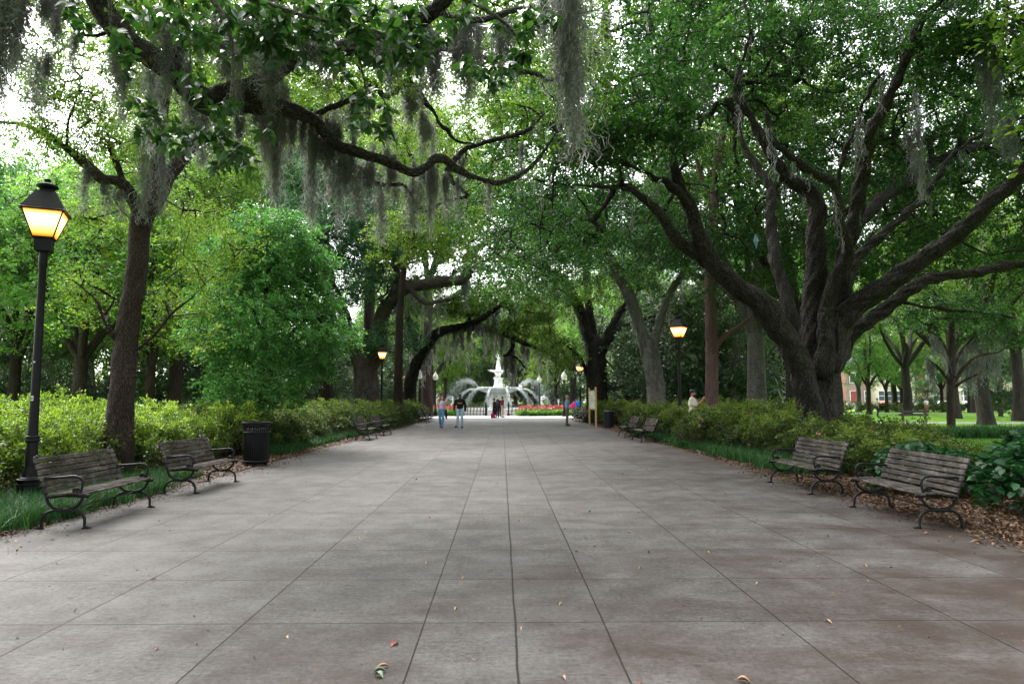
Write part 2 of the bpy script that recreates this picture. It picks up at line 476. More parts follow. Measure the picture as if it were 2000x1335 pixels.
def shell_points(c, r, n, inner=.45, gap=.25, low=-.55, seed=0):
    """cluster centres through an ellipsoid's outer volume with noisy gaps"""
    rg = np.random.default_rng(seed + 11)
    out = []
    ph = rg.random(6) * 9
    while len(out) < n:
        v = unit(rg.normal(size=(n, 3))); q = rg.uniform(inner, 1, n) ** .6
        v = v[(v[:, 2] > low)]; q = q[:len(v)]
        p = v * q[:, None]
        f = np.sin(p[:, 0] * 4.3 + ph[0]) * np.sin(p[:, 1] * 4.1 + ph[1]) + np.sin(p[:, 2] * 4.7 + ph[2] + p[:, 0] * 2)
        lump = 1 + .16 * np.sin(v[:, 0] * 5 + ph[3]) * np.cos(v[:, 1] * 5 + ph[4]) + .1 * np.sin(v[:, 2] * 7 + ph[5])
        ok = f > -1.6 * (1 - gap * 2.2)
        out += list((p * lump[:, None])[ok])
    return np.array(out[:n]) * np.array(r) + np.array(c)

def make_tree(name, label, cat, group, trunk, limbs, C, mat, bark, leaf, sub_leaf=None, tw=None, moss=None, base=None, melted=None):
    """assemble: Empty > trunk, branches, crown (, hanging moss)"""
    root = empty(name, base if base is not None else tuple(trunk[0][0]), 0, label, cat, group)
    return root

# one prototype crown tree (its base at the origin), parts: trunk, crown, moss
def proto_tree(name, h, tr, crown_c, crown_r, n, mat, bark, leaf, limbs=5, seed=1, gap=.25, lean=(0, 0), moss=0, inner=.45, low=-.5, flat=.5, sides=10, moss_len=1.2):
    rg = np.random.default_rng(seed)
    global RNG; RNG = np.random.default_rng(seed * 31 + 5)
    root = empty(name)
    s = Skel()
    top = np.array([lean[0], lean[1], h])
    tp = [np.array([0, 0, -.3]), np.array([lean[0] * .1, lean[1] * .1, h * .08]), top * [.35, .35, .4] + rg.normal(size=3) * .08, top * [.7, .7, .72], top]
    s.limb(tp, [tr * 1.5, tr * 1.1, tr * .92, tr * .85, tr * .8])
    i_top = len(s.p) - 1
    cc = np.array(crown_c); cr = np.array(crown_r)
    a0 = rg.random() * 6
    for i in range(limbs):
        a = a0 + i * 2 * PI / limbs + rg.normal() * .25
        e = cc + cr * np.array([math.cos(a) * .62, math.sin(a) * .62, rg.uniform(-.3, .5)])
        if i == 0: e = cc + cr * np.array([.1, .1, .7])
        m = top + (e - top) * .5 + np.array([0, 0, rg.uniform(-.1, .12) * cr[2]]) + rg.normal(size=3) * .2
        r1 = tr * rg.uniform(.42, .6)
        s.limb([top - [0, 0, tr * .6], top + (m - top) * .45 + rg.normal(size=3) * .15, m, m + (e - m) * .55 + rg.normal(size=3) * .2, e], [r1, r1 * .9, r1 * .7, r1 * .5, r1 * .25], par=i_top)
    C = shell_points(cc, cr, n, inner, gap, low, seed)
    keep = s.connect(C); C = C[keep]
    me = s.tubes(bs=sides, r0=leaf.pop('r0', .012)).mesh('trunk', M[bark])
    link('trunk', me, root)
    hb = (C[:, 2] - cc[2]) / cr[2] * .12
    leaf_obj('crown', [leaf_quads(C, bias=hb, flat=flat, **leaf)], mat, root)
    if moss:
        J = rg.choice(len(C), moss)
        V, Q, T = moss_strands([C[j] + [0, 0, .1] for j in J], rg.uniform(.4, 1, moss) * moss_len, .14, 26, .02)
        link('moss', fast_mesh('moss', V, Q, M['moss'], {'tint': T}), root)
    return root

def moss_strands(tops, lens, rad, n, width, segs=6, curl=1.0, taper=True):
    """hanging festoons: at every top n curly ribbons within a tapering tail"""
    tops = np.asarray(tops, float); K = len(tops); lens = np.broadcast_to(lens, (K,)); rads = np.broadcast_to(rad, (K,))
    z0 = RNG.random((K, n)) ** 1.15 * .88
    L = lens[:, None]
    env = np.clip(1 - z0 * .85, .12, 1)
    th = RNG.random((K, n)) * 2 * PI; rr = np.sqrt(RNG.random((K, n))) * env * rads[:, None]
    st = np.stack([np.cos(th) * rr, np.sin(th) * rr, -z0 * L], -1) + tops[:, None]
    sl = np.minimum(RNG.uniform(.12, .42, (K, n)) * np.minimum(L, 1.6), (1 - z0) * L + .05)
    step = sl / segs
    jit = RNG.normal(size=(K, n, segs, 3)) * (step[..., None, None] * .55 * curl)
    jit[..., 2] = -step[..., None] * RNG.uniform(.6, 1.2, (K, n, segs))
    pts = np.concatenate([st[:, :, None], st[:, :, None] + np.cumsum(jit, 2)], 2)      # K,n,segs+1,3
    sd = rdirs(K * n, .15).reshape(K, n, 1, 3)
    w = width * np.concatenate([[.6], np.ones(segs - 1), [.25]])[None, None, :, None] * RNG.uniform(.5, 1.3, (K, n, 1, 1))
    A = pts + sd * w * .5; B = pts - sd * w * .5
    V = np.stack([A, B], 3).reshape(-1, 3)
    m = segs + 1
    base = (np.arange(K * n) * m * 2)[:, None] + (np.arange(segs) * 2)[None]
    Q = np.stack([base, base + 1, base + 3, base + 2], -1).reshape(-1, 4)
    T = np.repeat(np.clip(RNG.normal(.5, .22, K * n), 0, 1), segs)
    return V, Q, T

def moss_proto(L, rad, n, width=.009, extra=0, seed=0):
    global RNG; RNG = np.random.default_rng(900 + seed)
    tops = [np.zeros(3)]; ls = [L]; rs = [rad]
    for i in range(extra):
        tops.append(np.array([RNG.normal() * rad * 1.6, RNG.normal() * rad * .8, RNG.uniform(-.1, .1)])); ls.append(L * RNG.uniform(.3, .8)); rs.append(rad * RNG.uniform(.4, .8))
    V, Q, T = moss_strands(tops, np.array(ls), np.array(rs), n, width, segs=11, curl=1.3)
    # a few long continuous tails
    V2, Q2, T2 = moss_strands([t + np.array([RNG.normal() * rad * .3, RNG.normal() * rad * .3, 0]) for t in tops for _ in range(6)], np.repeat(ls, 6) * .9, .02, 10, width, segs=9, curl=.6)
    return fast_mesh('moss_festoon', *join([(V, Q, T), (V2, Q2, T2)])[:2], M['moss'], {'tint': np.concatenate([T, T2])})
# ------------------------------------------------------------------ light and sky
w = bpy.data.worlds.new('World'); SC.world = w; w.use_nodes = True
wt = w.node_tree; bg = wt.nodes['Background']
sky = wt.nodes.new('ShaderNodeTexSky'); sky.sky_type = 'NISHITA'; sky.sun_disc = False
SUN_EL, SUN_AZ = math.radians(52), math.radians(-35)      # azimuth from +Y towards +X
sky.sun_elevation = SUN_EL; sky.sun_rotation = SUN_AZ; sky.dust_density = 4; sky.air_density = 1.0
hs = wt.nodes.new('ShaderNodeHueSaturation'); hs.inputs['Saturation'].default_value = .22
wt.links.new(sky.outputs[0], hs.inputs['Color']); wt.links.new(hs.outputs[0], bg.inputs[0])
bg.inputs[1].default_value = .15
sl = bpy.data.lights.new('sun', 'SUN'); sl.energy = .6; sl.angle = math.radians(40); sl.color = (1, .96, .9)
so = bpy.data.objects.new('sun', sl); COL.objects.link(so)
dv = Vector((math.sin(SUN_AZ) * math.cos(SUN_EL), math.cos(SUN_AZ) * math.cos(SUN_EL), math.sin(SUN_EL)))
so.rotation_euler = dv.to_track_quat('Z', 'Y').to_euler(); so.location = (0, 0, 30)
vs = SC.view_settings; vs.view_transform = 'Standard'; vs.look = 'None'; vs.gamma = 1; vs.use_curve_mapping = False
vs.exposure = EXPOSURE
SC.render.engine = 'CYCLES'; cy = SC.cycles
cy.max_bounces = 9; cy.diffuse_bounces = 6; cy.glossy_bounces = 2; cy.transmission_bounces = 4; cy.transparent_max_bounces = 6
cy.use_denoising = True
try: cy.denoiser = 'OPENIMAGEDENOISE'; cy.denoising_prefilter = 'ACCURATE'
except Exception: pass
cy.sample_clamp_indirect = 6; cy.caustics_reflective = False; cy.caustics_refractive = False
cy.use_adaptive_sampling = False

def sheet(name, outline, z, mat, kind='structure'):
    bm = bmesh.new(); vs_ = [bm.verts.new((x, y, z)) for x, y in outline]; f = bm.faces.new(vs_)
    if f.normal.z < 0: f.normal_flip()
    bmesh.ops.triangulate(bm, faces=[f])
    me = bpy.data.meshes.new(name); bm.to_mesh(me); bm.free(); me.materials.append(mat)
    return tag(link(name, me), kind=kind)

# ------------------------------------------------------------------ ground
def ground_material():
    t = NT('park ground'); o = t.n('TexCoord').outputs['Object']
    n = t.noise(o, .25, 4); n2 = t.noise(o, 6, 6, .7); n3 = t.noise(o, 40, 4, .7)
    soil = t.ramp(n2, [(.3, (.035, .024, .016)), (.6, (.10, .07, .045)), (.8, (.19, .13, .085))])
    grass = t.ramp(t.math('MULTIPLY_ADD', n3, .5, t.math('MULTIPLY', n, .5)), [(.3, (.05, .11, .015)), (.5, (.11, .24, .025)), (.7, (.2, .34, .045))])
    x = t.n('SeparateXYZ', {0: o}).outputs[0]
    xa = t.math('ADD', t.math('ABSOLUTE', x), t.math('MULTIPLY', n2, 1.2))
    m = t.math('MULTIPLY', t.math('GREATER_THAN', xa, 10.9), t.math('GREATER_THAN', t.noise(o, .5, 3), .28))
    col = t.mix(m, soil, grass)
    return t.done(t.bsdf(col, .95, .1, normal=t.n('Bump', {'Strength': .8, 'Distance': .03, 'Height': n3}).outputs[0]))
sheet('ground', [(-400, -60), (400, -60), (400, 500), (-400, 500)], -.035, ground_material())

Y_ROW = G(990, 1215)[1]
def slab_material():
    t = NT('concrete slabs'); o = t.n('TexCoord').outputs['Object']
    s = t.n('SeparateXYZ', {0: o}); x, y = s.outputs[0], s.outputs[1]
    wob = t.math('MULTIPLY_ADD', t.noise(o, 1.3, 3), .008, -.004)
    def joint(c, off, per, w0):
        u = t.math('DIVIDE', t.math('SUBTRACT', t.math('ADD', c, wob), off), per)
        d = t.math('MULTIPLY', t.math('ABSOLUTE', t.math('SUBTRACT', t.math('FRACT', t.math('ADD', u, 50.5)), .5)), per)
        return t.math('SUBTRACT', 1, t.n('MapRange', {0: d, 1: w0 * .45, 2: w0 * 1.1}).outputs[0]), t.math('FLOOR', t.math('ADD', u, 50.0))
    jx, ix = joint(x, -.553, 1.29, .0068); jy, iy = joint(y, Y_ROW, 1.19, .007)
    cw = t.math('MULTIPLY_ADD', t.noise(t.mapping(o, (0, 1, 0)), 1.1, 5, .7), .032, -.016)
    dc = t.math('ABSOLUTE', t.math('SUBTRACT', t.math('ADD', x, cw), .10))
    jc = t.math('SUBTRACT', 1, t.n('MapRange', {0: dc, 1: .003, 2: .010}).outputs[0])
    jj = t.math('MAXIMUM', t.math('MAXIMUM', jx, t.math('MULTIPLY', jy, .8)), jc)
    idv = t.n('CombineXYZ', {0: ix, 1: iy}).outputs[0]
    wn = t.n('TexWhiteNoise', {'Vector': idv}, noise_dimensions='3D').outputs[0]
    big = t.noise(o, .35, 3, .5); med = t.noise(o, 2.2, 6, .65)
    broom = t.noise(t.mapping(o, (1.2, 26, 1)), 3.0, 6, .75)
    fine = t.math('MULTIPLY_ADD', t.noise(o, 24, 6, .9), 1.3, -.15)
    v = t.math('ADD', t.math('MULTIPLY', med, .42), t.math('MULTIPLY', broom, .30))
    v = t.math('ADD', v, t.math('MULTIPLY', fine, .60)); v = t.math('ADD', v, t.math('MULTIPLY_ADD', wn, .06, -.15))
    v = t.math('ADD', v, t.math('MULTIPLY_ADD', big, .25, -.10))
    col = t.ramp(v, [(.32, (.022, .019, .0175)), (.50, (.067, .061, .058)), (.68, (.136, .128, .124))])
    # pale salt haze along the centre joint
    pale = t.math('MULTIPLY', t.n('MapRange', {0: dc, 1: 0.0, 2: .35, 3: .35, 4: 0}).outputs[0], t.noise(o, 3, 4))
    col = t.mix(pale, col, (.105, .105, .108))
    # tannin stains, more of them at the right and along the margins
    side = t.n('MapRange', {0: x, 1: -3, 2: 5.0, 3: -.06, 4: .17}).outputs[0]
    edge = t.n('MapRange', {0: t.math('ABSOLUTE', x), 1: 4.3, 2: 5.9, 3: 0, 4: .17}).outputs[0]
    nearr = t.n('MapRange', {0: y, 1: 2.0, 2: 11.0, 3: .12, 4: -.16}).outputs[0]
    st = t.math('ADD', t.noise(t.mapping(o, (1.0, 1.4, 1)), .9, 7, .68, .4), t.math('ADD', t.math('ADD', side, edge), nearr))
    sf = t.n('MapRange', {0: st, 1: .50, 2: .74, 3: 0, 4: .88}).outputs[0]
    col = t.mix(sf, col, t.mix(fine, (.024, .0155, .012), (.060, .041, .033)))
    # flattened gum and leaf prints
    vo = t.n('TexVoronoi', {'Vector': t.mapping(o, (1, 1.5, 1)), 'Scale': 4.2, 'Randomness': 1.0})
    rnd = t.n('TexWhiteNoise', {'Vector': vo.outputs['Position']}, noise_dimensions='3D').outputs[0]
    sp = t.math('MULTIPLY', t.math('LESS_THAN', vo.outputs['Distance'], t.math('MULTIPLY', rnd, .15)), t.math('GREATER_THAN', rnd, .48))
    col = t.mix(t.math('MULTIPLY', sp, .55), col, (.03, .026, .024))
    col = t.mix(t.math('MULTIPLY', jj, .85), col, (.020, .013, .009))
    hgt = t.math('SUBTRACT', t.math('ADD', t.math('MULTIPLY', broom, .35), t.math('MULTIPLY', fine, .4)), t.math('MULTIPLY', jj, 2.5))
    bp = t.n('Bump', {'Strength': .7, 'Distance': .006, 'Height': hgt}).outputs[0]
    return t.done(t.bsdf(col, .62, .16, normal=bp))
def edge_line(x0, sgn, y0, y1, n, amp):
    rg = np.random.default_rng(3 if sgn > 0 else 4)
    ys = np.linspace(y0, y1, n); return [(x0 + sgn * amp * (rg.random() - .4), y) for y in ys]
PAVE_W = 5.78
L_ = edge_line(-PAVE_W - .05, -1, -14, 60, 240, .07); R_ = edge_line(PAVE_W, 1, -14, 60, 240, .07)
sheet('walk', L_ + R_[::-1], 0.0, slab_material())
def plaza_material():
    t = NT('pale plaza'); o = t.n('TexCoord').outputs['Object']
    return t.done(t.bsdf(t.mix(t.noise(o, 1.2, 5), (.30, .29, .285), (.46, .45, .44)), .6, .4))
sheet('plaza', [(-.35 + 24 * math.cos(a), 80 + 20.5 * math.sin(a)) for a in np.linspace(0, 2 * PI, 64, endpoint=False)], -.006, plaza_material())

def path_material():
    t = NT('grey path'); o = t.n('TexCoord').outputs['Object']
    return t.done(t.bsdf(t.mix(t.noise(o, 2, 5), (.16, .155, .15), (.27, .26, .25)), .8, .3))
pm = path_material()
sheet('path', [(13, 47.6), (70, 42.6), (70, 45.6), (13, 51.0)], -.018, pm)
sheet('path', [(20, 83), (110, 74), (110, 77.5), (20, 87)], -.018, pm)
sheet('road', [(24, 119), (150, 98), (150, 106), (20, 128)], -.02, plaza_material())

# leaf litter: dead leaves lying in the beds and drifting on to the slabs
def flat_leaves(n, xy, size, seed, lift=.012, curl=.35):
    rg = np.random.default_rng(seed); pos = np.column_stack([xy, rg.uniform(.001, lift, n)])
    a = rg.random(n) * 2 * PI; tilt = rg.normal(size=n) * .3
    d = np.column_stack([np.cos(a) * np.cos(tilt), np.sin(a) * np.cos(tilt), np.abs(np.sin(tilt))])
    s = np.column_stack([-np.sin(a), np.cos(a), rg.normal(size=n) * .3]); s = unit(s)
    L = (size * rg.uniform(.5, 1.4, n))[:, None]; W = L * rg.uniform(.2, .36, n)[:, None]
    up = np.array([0, 0, 1.]); c = (rg.uniform(0, curl, n))[:, None] * L
    mid = pos + d * L * .5
    V = np.stack([pos, mid + s * W + up * c * .5, pos + d * L + up * c * .3, mid - s * W + up * c * .5], 1).reshape(-1, 3)
    V[:, 2] = np.maximum(V[:, 2], .002)
    return V, np.arange(n * 4).reshape(n, 4), np.clip(rg.normal(.45, .25, n), 0, 1)
def litter_band(x0, x1, y0, y1, n, seed, pw=1.0):
    rg = np.random.default_rng(seed); u = rg.random(n) ** pw
    return np.column_stack([x0 + (x1 - x0) * u, rg.uniform(y0, y1, n)])
parts = []
for (x0, x1, y0, y1, n, sz, pw) in [(5.9, 9.5, 5.2, 15, 30000, .055, 1), (5.35, 6.1, 5, 16, 4500, .05, .5), (5.5, 5.9, 16, 58, 2500, .06, .5), (5.95, 7.2, 15, 45, 15000, .07, 1), (5.9, 9, 33, 42, 5000, .09, 1),
                                (4.9, 5.8, 4, 16, 500, .04, .8)]:
    parts.append(flat_leaves(n, litter_band(x0, x1, y0, y1, n, int(n + x0 * 7), pw), sz, n + 1))
tag(leaf_obj('leaf_litter', parts, 'litter'), 'brown dead leaves drifted along the bed behind the right-hand benches', 'leaf litter', kind='stuff')
parts = []
for (x0, x1, y0, y1, n, sz, pw) in [(-5.8, -6.9, 6, 15, 9000, .045, 1), (-5.95, -7.4, 14, 25, 14000, .06, 1), (-5.35, -6.3, 5.5, 25, 5000, .04, .6), (-5.5, -6, 25, 58, 2500, .06, .6), (-6, -7.4, 25, 58, 12000, .08, 1),
                                (-5.75, -5.0, 6, 22, 350, .04, .9)]:
    parts.append(flat_leaves(n, litter_band(x0, x1, y0, y1, n, int(n - x0 * 7), pw), sz, n + 2))
tag(leaf_obj('leaf_litter', parts, 'litter'), 'thin brown leaf drift along the left edge of the walk', 'leaf litter', kind='stuff')
rg = np.random.default_rng(77)
xy = np.column_stack([rg.uniform(-5.5, 5.6, 1500), 2.2 + rg.random(1500) ** 1.5 * 36])
tag(leaf_obj('twig_litter', [flat_leaves(1500, xy, .026, 78, .004, .3)], 'litter'), 'specks of bark and tiny leaf bits scattered over the slabs', 'litter', kind='stuff')

# blades: liriope borders and lawn
def blades(xy, h, w, seed, lean=.8, segs=3):
    rg = np.random.default_rng(seed); n = len(xy)
    a = rg.random(n) * 2 * PI; d = np.column_stack([np.cos(a), np.sin(a), np.zeros(n)])
    hh = (h * rg.uniform(.6, 1.25, n))[:, None]; b = (lean * rg.uniform(.2, 1.2, n))[:, None] * hh
    base = np.column_stack([xy, np.full(n, -.02)]); sd = np.column_stack([-np.sin(a), np.cos(a), np.zeros(n)]) * w
    rows = []
    for i in range(segs + 1):
        t = i / segs; z = hh * (t - .45 * t * t * np.clip(b / hh, 0, 1.3)); c = base + d * b * t ** 1.8 + np.array([0, 0, 1.]) * z
        ww = (1 - t) ** .6 * .5 + (.04 if i == segs else 0)
        rows += [c + sd * ww, c - sd * ww]
    V = np.stack(rows, 1).reshape(-1, 3); bse = (np.arange(n) * 2 * (segs + 1))[:, None] + (np.arange(segs) * 2)[None]
    Q = np.stack([bse, bse + 1, bse + 3, bse + 2], -1).reshape(-1, 4)
    return V, Q, np.repeat(np.clip(rg.normal(.45, .2, n), 0, 1), segs)
def tufts(x0, x1, y0, y1, k, per, seed, spread=.09):
    rg = np.random.default_rng(seed)
    c = np.column_stack([rg.uniform(x0, x1, k), rg.uniform(y0, y1, k)])
    return (c[:, None] + rg.normal(size=(k, per, 2)) * spread).reshape(-1, 2)
def strip(name, label, areas, h, w, mat='liriope', cat='border grass'):
    parts = [blades(tufts(*a, seed=i * 13 + len(label)), h * (1 + .0 * i), w, i + 5) for i, a in enumerate(areas)]
    return tag(leaf_obj(name, parts, mat), label, cat, kind='stuff')
strip('border_grass', 'dark green strappy border grass around the left lamp base and front left bench', [(-7.6, -5.95, 4.6, 9.0, 330, 42), (-7.4, -5.9, 9.0, 12.8, 260, 42), (-7.2, -6.2, 12.6, 14.2, 40, 40)], .36, .011)
strip('border_grass', 'green strappy border grass along the left bed by the middle benches', [(-7.6, -6.3, 20, 30, 420, 26), (-7.2, -6.1, 31, 48, 420, 20)], .36, .02)
strip('border_grass', 'green strappy border grass along the right bed beyond the second bench', [(6.05, 7.6, 14.6, 33, 900, 26)], .34, .017)
strip('border_grass', 'clump of dark strappy grass at the foot of the mossy lawn tree', [(19, 27, 28.5, 31.5, 300, 30)], .55, .03)
rg = np.random.default_rng(5)
xy = np.column_stack([rg.uniform(10.6, 30, 60000), rg.uniform(12.5, 42, 60000)])
tag(leaf_obj('lawn_grass', [blades(xy, .07, .02, 9, .6, 1)], 'grass'), 'short mown grass of the lawn beyond the right bed', 'grass', kind='stuff')
# ------------------------------------------------------------------ traced trees
def limb_moss(lines, n, lmin, lmax, rad, strands, width, zmin=2.0, seed=1, rmin=0.0, pts=None):
    rg = np.random.default_rng(seed); tops = []
    if pts is None:
        pts = np.concatenate([l[0][1:] for l in lines]); rr = np.concatenate([l[1][1:] for l in lines])
        k = (pts[:, 2] > zmin) & (rr > rmin); pts = pts[k]
    J = rg.integers(0, len(pts) - 1, n)
    tops = pts[J] + (pts[np.minimum(J + 1, len(pts) - 1)] - pts[J]) * rg.random((n, 1)) * (np.linalg.norm(pts[np.minimum(J + 1, len(pts) - 1)] - pts[J], axis=1) < 1.5)[:, None]
    L = rg.uniform(lmin, lmax, n) * rg.uniform(.4, 1, n)
    return moss_strands(tops, L, rg.uniform(.5, 1.3, n) * rad, strands, width)

def traced(name, label, cat, group, limbs, crowns, bark, leafmat, seed, melt=0, bulge=0, leaf=None, moss=None, r0=.011, pw=.46, reach=None, extra=None, updir=.25, main_n=1, wob=0.0):
    """limbs: list of (points px, Y0, Y1); crowns: list of point arrays"""
    global RNG; RNG = np.random.default_rng(seed)
    s = Skel()
    for L in limbs:
        pts, rad = px_limb(L[0], L[1], L[2] if len(L) > 2 else None)
        if L is limbs[0] and .05 < pts[0][2] < 3:
            d0 = pts[0] - pts[1]; q = pts[0] + d0 / max(-d0[2], .05) * (pts[0][2] + .12) * .5; q[2] = -.12
            pts = np.vstack([q, pts]); rad = np.concatenate([[rad[0] * 1.12], rad])
        s.limb(pts, rad, 4, wob=wob)
    base = s.lines[0][0][0]
    root = empty(name, (base[0], base[1], 0), 0, label, cat, group)
    inv = np.array([base[0], base[1], 0])
    C = np.concatenate(crowns); keep = s.connect(C, updir=updir, reach=reach); C = C[keep]
    def loc(v): return v
    objs = []
    if melt:
        me = melt_limbs('trunk', s.lines, melt, bark, bulge=bulge); objs.append(link('trunk', me, root))
        objs.append(link('branches', s.tubes(base=False, r0=r0, pw=pw).mesh('branches', M[bark]), root))
    else:
        objs.append(link('trunk', s.tubes(r0=r0, pw=pw, bs=14).mesh('trunk', M[bark]), root))
    lf = dict(R=.5, sprays=8, per=14, size=.1, flat=.5); lf.update(leaf or {})
    objs.append(leaf_obj('crown', [leaf_quads(C, **lf)], leafmat, root))
    if moss:
        V, Q, T = limb_moss(s.lines, **moss); objs.append(link('moss', fast_mesh('moss', V, Q, M['moss'], {'tint': T}), root))
    for o in objs: o.matrix_parent_inverse = Matrix.Translation((-inv[0], -inv[1], 0))
    return root, s, C

def ell(px, py, Y, r, n, seed, **k):
    return shell_points(P(px, py, Y), r, n, seed=seed, **k)

# --- the big live oak at the right -----------------------------------------
oak_limbs = [
 ([(1603, 905, 128), (1602, 860, 104), (1602, 810, 92), (1600, 760, 88), (1600, 700, 90), (1604, 650, 80)], 20.0, 20.0),
 ([(1588, 850, 50), (1580, 790, 50), (1564, 720, 50), (1540, 668, 50), (1510, 622, 56), (1486, 592, 52), (1447, 562, 46), (1413, 534, 44), (1385, 508, 40), (1368, 470, 36), (1350, 417, 30), (1328, 372, 27), (1315, 320, 23), (1314, 270, 20), (1311, 216, 17), (1297, 170, 14), (1280, 126, 12), (1271, 45, 9), (1262, -20, 7)], 19.8, 15.0),
 ([(1385, 508, 34), (1354, 489, 30), (1321, 459, 27), (1300, 430, 25), (1289, 414, 22), (1262, 388, 18), (1232, 374, 15), (1199, 369, 12), (1145, 364, 9), (1095, 362, 7), (1040, 350, 5)], 17.9, 14.5),
 ([(1345, 400, 22), (1320, 372, 17), (1280, 346, 14), (1250, 330, 12), (1226, 320, 10), (1185, 308, 8), (1145, 297, 6), (1100, 290, 5)], 16.9, 14.5),
 ([(1580, 800, 44), (1572, 720, 40), (1558, 650, 34), (1537, 594, 30), (1520, 535, 28), (1506, 489, 27), (1501, 426, 25), (1502, 363, 22), (1480, 334, 18), (1462, 300, 14), (1440, 250, 10)], 20.6, 23.0),
 ([(1592, 760, 60), (1590, 690, 52), (1589, 620, 46), (1592, 560, 44), (1598, 510, 42), (1600, 447, 40), (1597, 400, 38), (1577, 369, 33), (1548, 352, 30), (1527, 336, 27), (1509, 306, 23), (1487, 256, 19), (1455, 207, 16), (1437, 180, 15), (1444, 140, 14), (1455, 100, 13), (1464, 76, 12), (1458, 18, 10), (1440, -40, 8)], 19.9, 16.5),
 ([(1606, 720, 50), (1612, 650, 40), (1614, 596, 34), (1631, 547, 29), (1646, 510, 26), (1648, 478, 24), (1640, 438, 22), (1635, 390, 20), (1622, 355, 19), (1572, 328, 17), (1535, 300, 14), (1505, 270, 11), (1496, 220, 9)], 19.4, 16.5),
 ([(1635, 384, 15), (1640, 330, 14), (1653, 279, 13), (1676, 235, 12), (1686, 200, 11), (1707, 160, 9), (1740, 120, 7), (1760, 60, 5)], 17.9, 16.0),
 ([(1640, 640, 46), (1648, 570, 40), (1655, 510, 36), (1672, 450, 34), (1686, 395, 32), (1694, 324, 29), (1703, 270, 27), (1722, 222, 25), (1742, 178, 23), (1775, 100, 21), (1808, 40, 19), (1838, 0, 17), (1870, -60, 13)], 19.7, 15.0),
 ([(1622, 700, 66), (1636, 640, 56), (1660, 605, 50), (1690, 580, 47), (1720, 558, 45), (1761, 531, 42), (1795, 508, 40), (1824, 485, 38), (1858, 460, 37), (1887, 438, 36), (1929, 396, 34), (1971, 355, 32), (2005, 322, 31), (2070, 255, 27), (2140, 190, 20)], 19.6, 15.5),
 ([(1640, 690, 44), (1665, 644, 36), (1719, 612, 31), (1761, 577, 27), (1803, 554, 25), (1866, 541, 22), (1929, 531, 20), (2000, 518, 17), (2080, 510, 13)], 20.4, 18.0),
 ([(1650, 560, 30), (1664, 515, 25), (1690, 486, 22), (1719, 462, 20), (1745, 438, 18), (1763, 420, 17), (1785, 402, 16), (1810, 372, 14), (1845, 325, 12), (1862, 300, 11), (1905, 270, 10), (1950, 250, 9), (2010, 225, 7)], 20.2, 19.5),
 ([(1660, 450, 38), (1686, 422, 34), (1719, 388, 30), (1761, 363, 26), (1803, 334, 22), (1837, 308, 20), (1900, 290, 16), (1960, 262, 13), (2030, 240, 10)], 20.8, 23.5),
 ([(1765, 590, 12), (1800, 598, 11), (1850, 606, 10), (1900, 612, 8), (1980, 620, 6)], 19.5, 19),
]
def oak_cloud(n, seed):
    rg = np.random.default_rng(seed); out = []
    c = np.array([9.6, 19.6, 7.0])
    while len(out) < n:
        v = unit(rg.normal(size=(4 * n, 3))); v = v[v[:, 2] > -.12]
        q = rg.uniform(.42, 1, len(v)) ** .55; p = v * q[:, None] * np.array([11.0, 10.5, 10.0]) + c
        p[:, 2] += np.where(p[:, 0] < 4, -(4 - p[:, 0]) * .25, 0)
        g = np.sin(p[:, 0] * .95 + 1) * np.sin(p[:, 1] * .9) + np.sin(p[:, 2] * 1.15 + p[:, 0] * .5) * .9
        # thinner towards the upper right, where the sky shows
        thin = np.clip((p[:, 0] - 11) / 8, 0, 1) * np.clip((p[:, 2] - 8) / 6, 0, 1)
        ok = (g > -.85 + thin * .7) & (p[:, 2] > 4.3) & ~((p[:, 1] < 15.5) & (p[:, 2] < 7.2)) & ~((p[:, 1] < 15) & (p[:, 2] < 10.3) & (p[:, 0] > 4.2) & (p[:, 0] < 16))
        ok &= ~((np.abs(p[:, 0] - 9.6) < 4.2) & (p[:, 1] < 21) & (p[:, 2] < 7.6))
        out += list(p[ok])
    return np.array(out[:n])
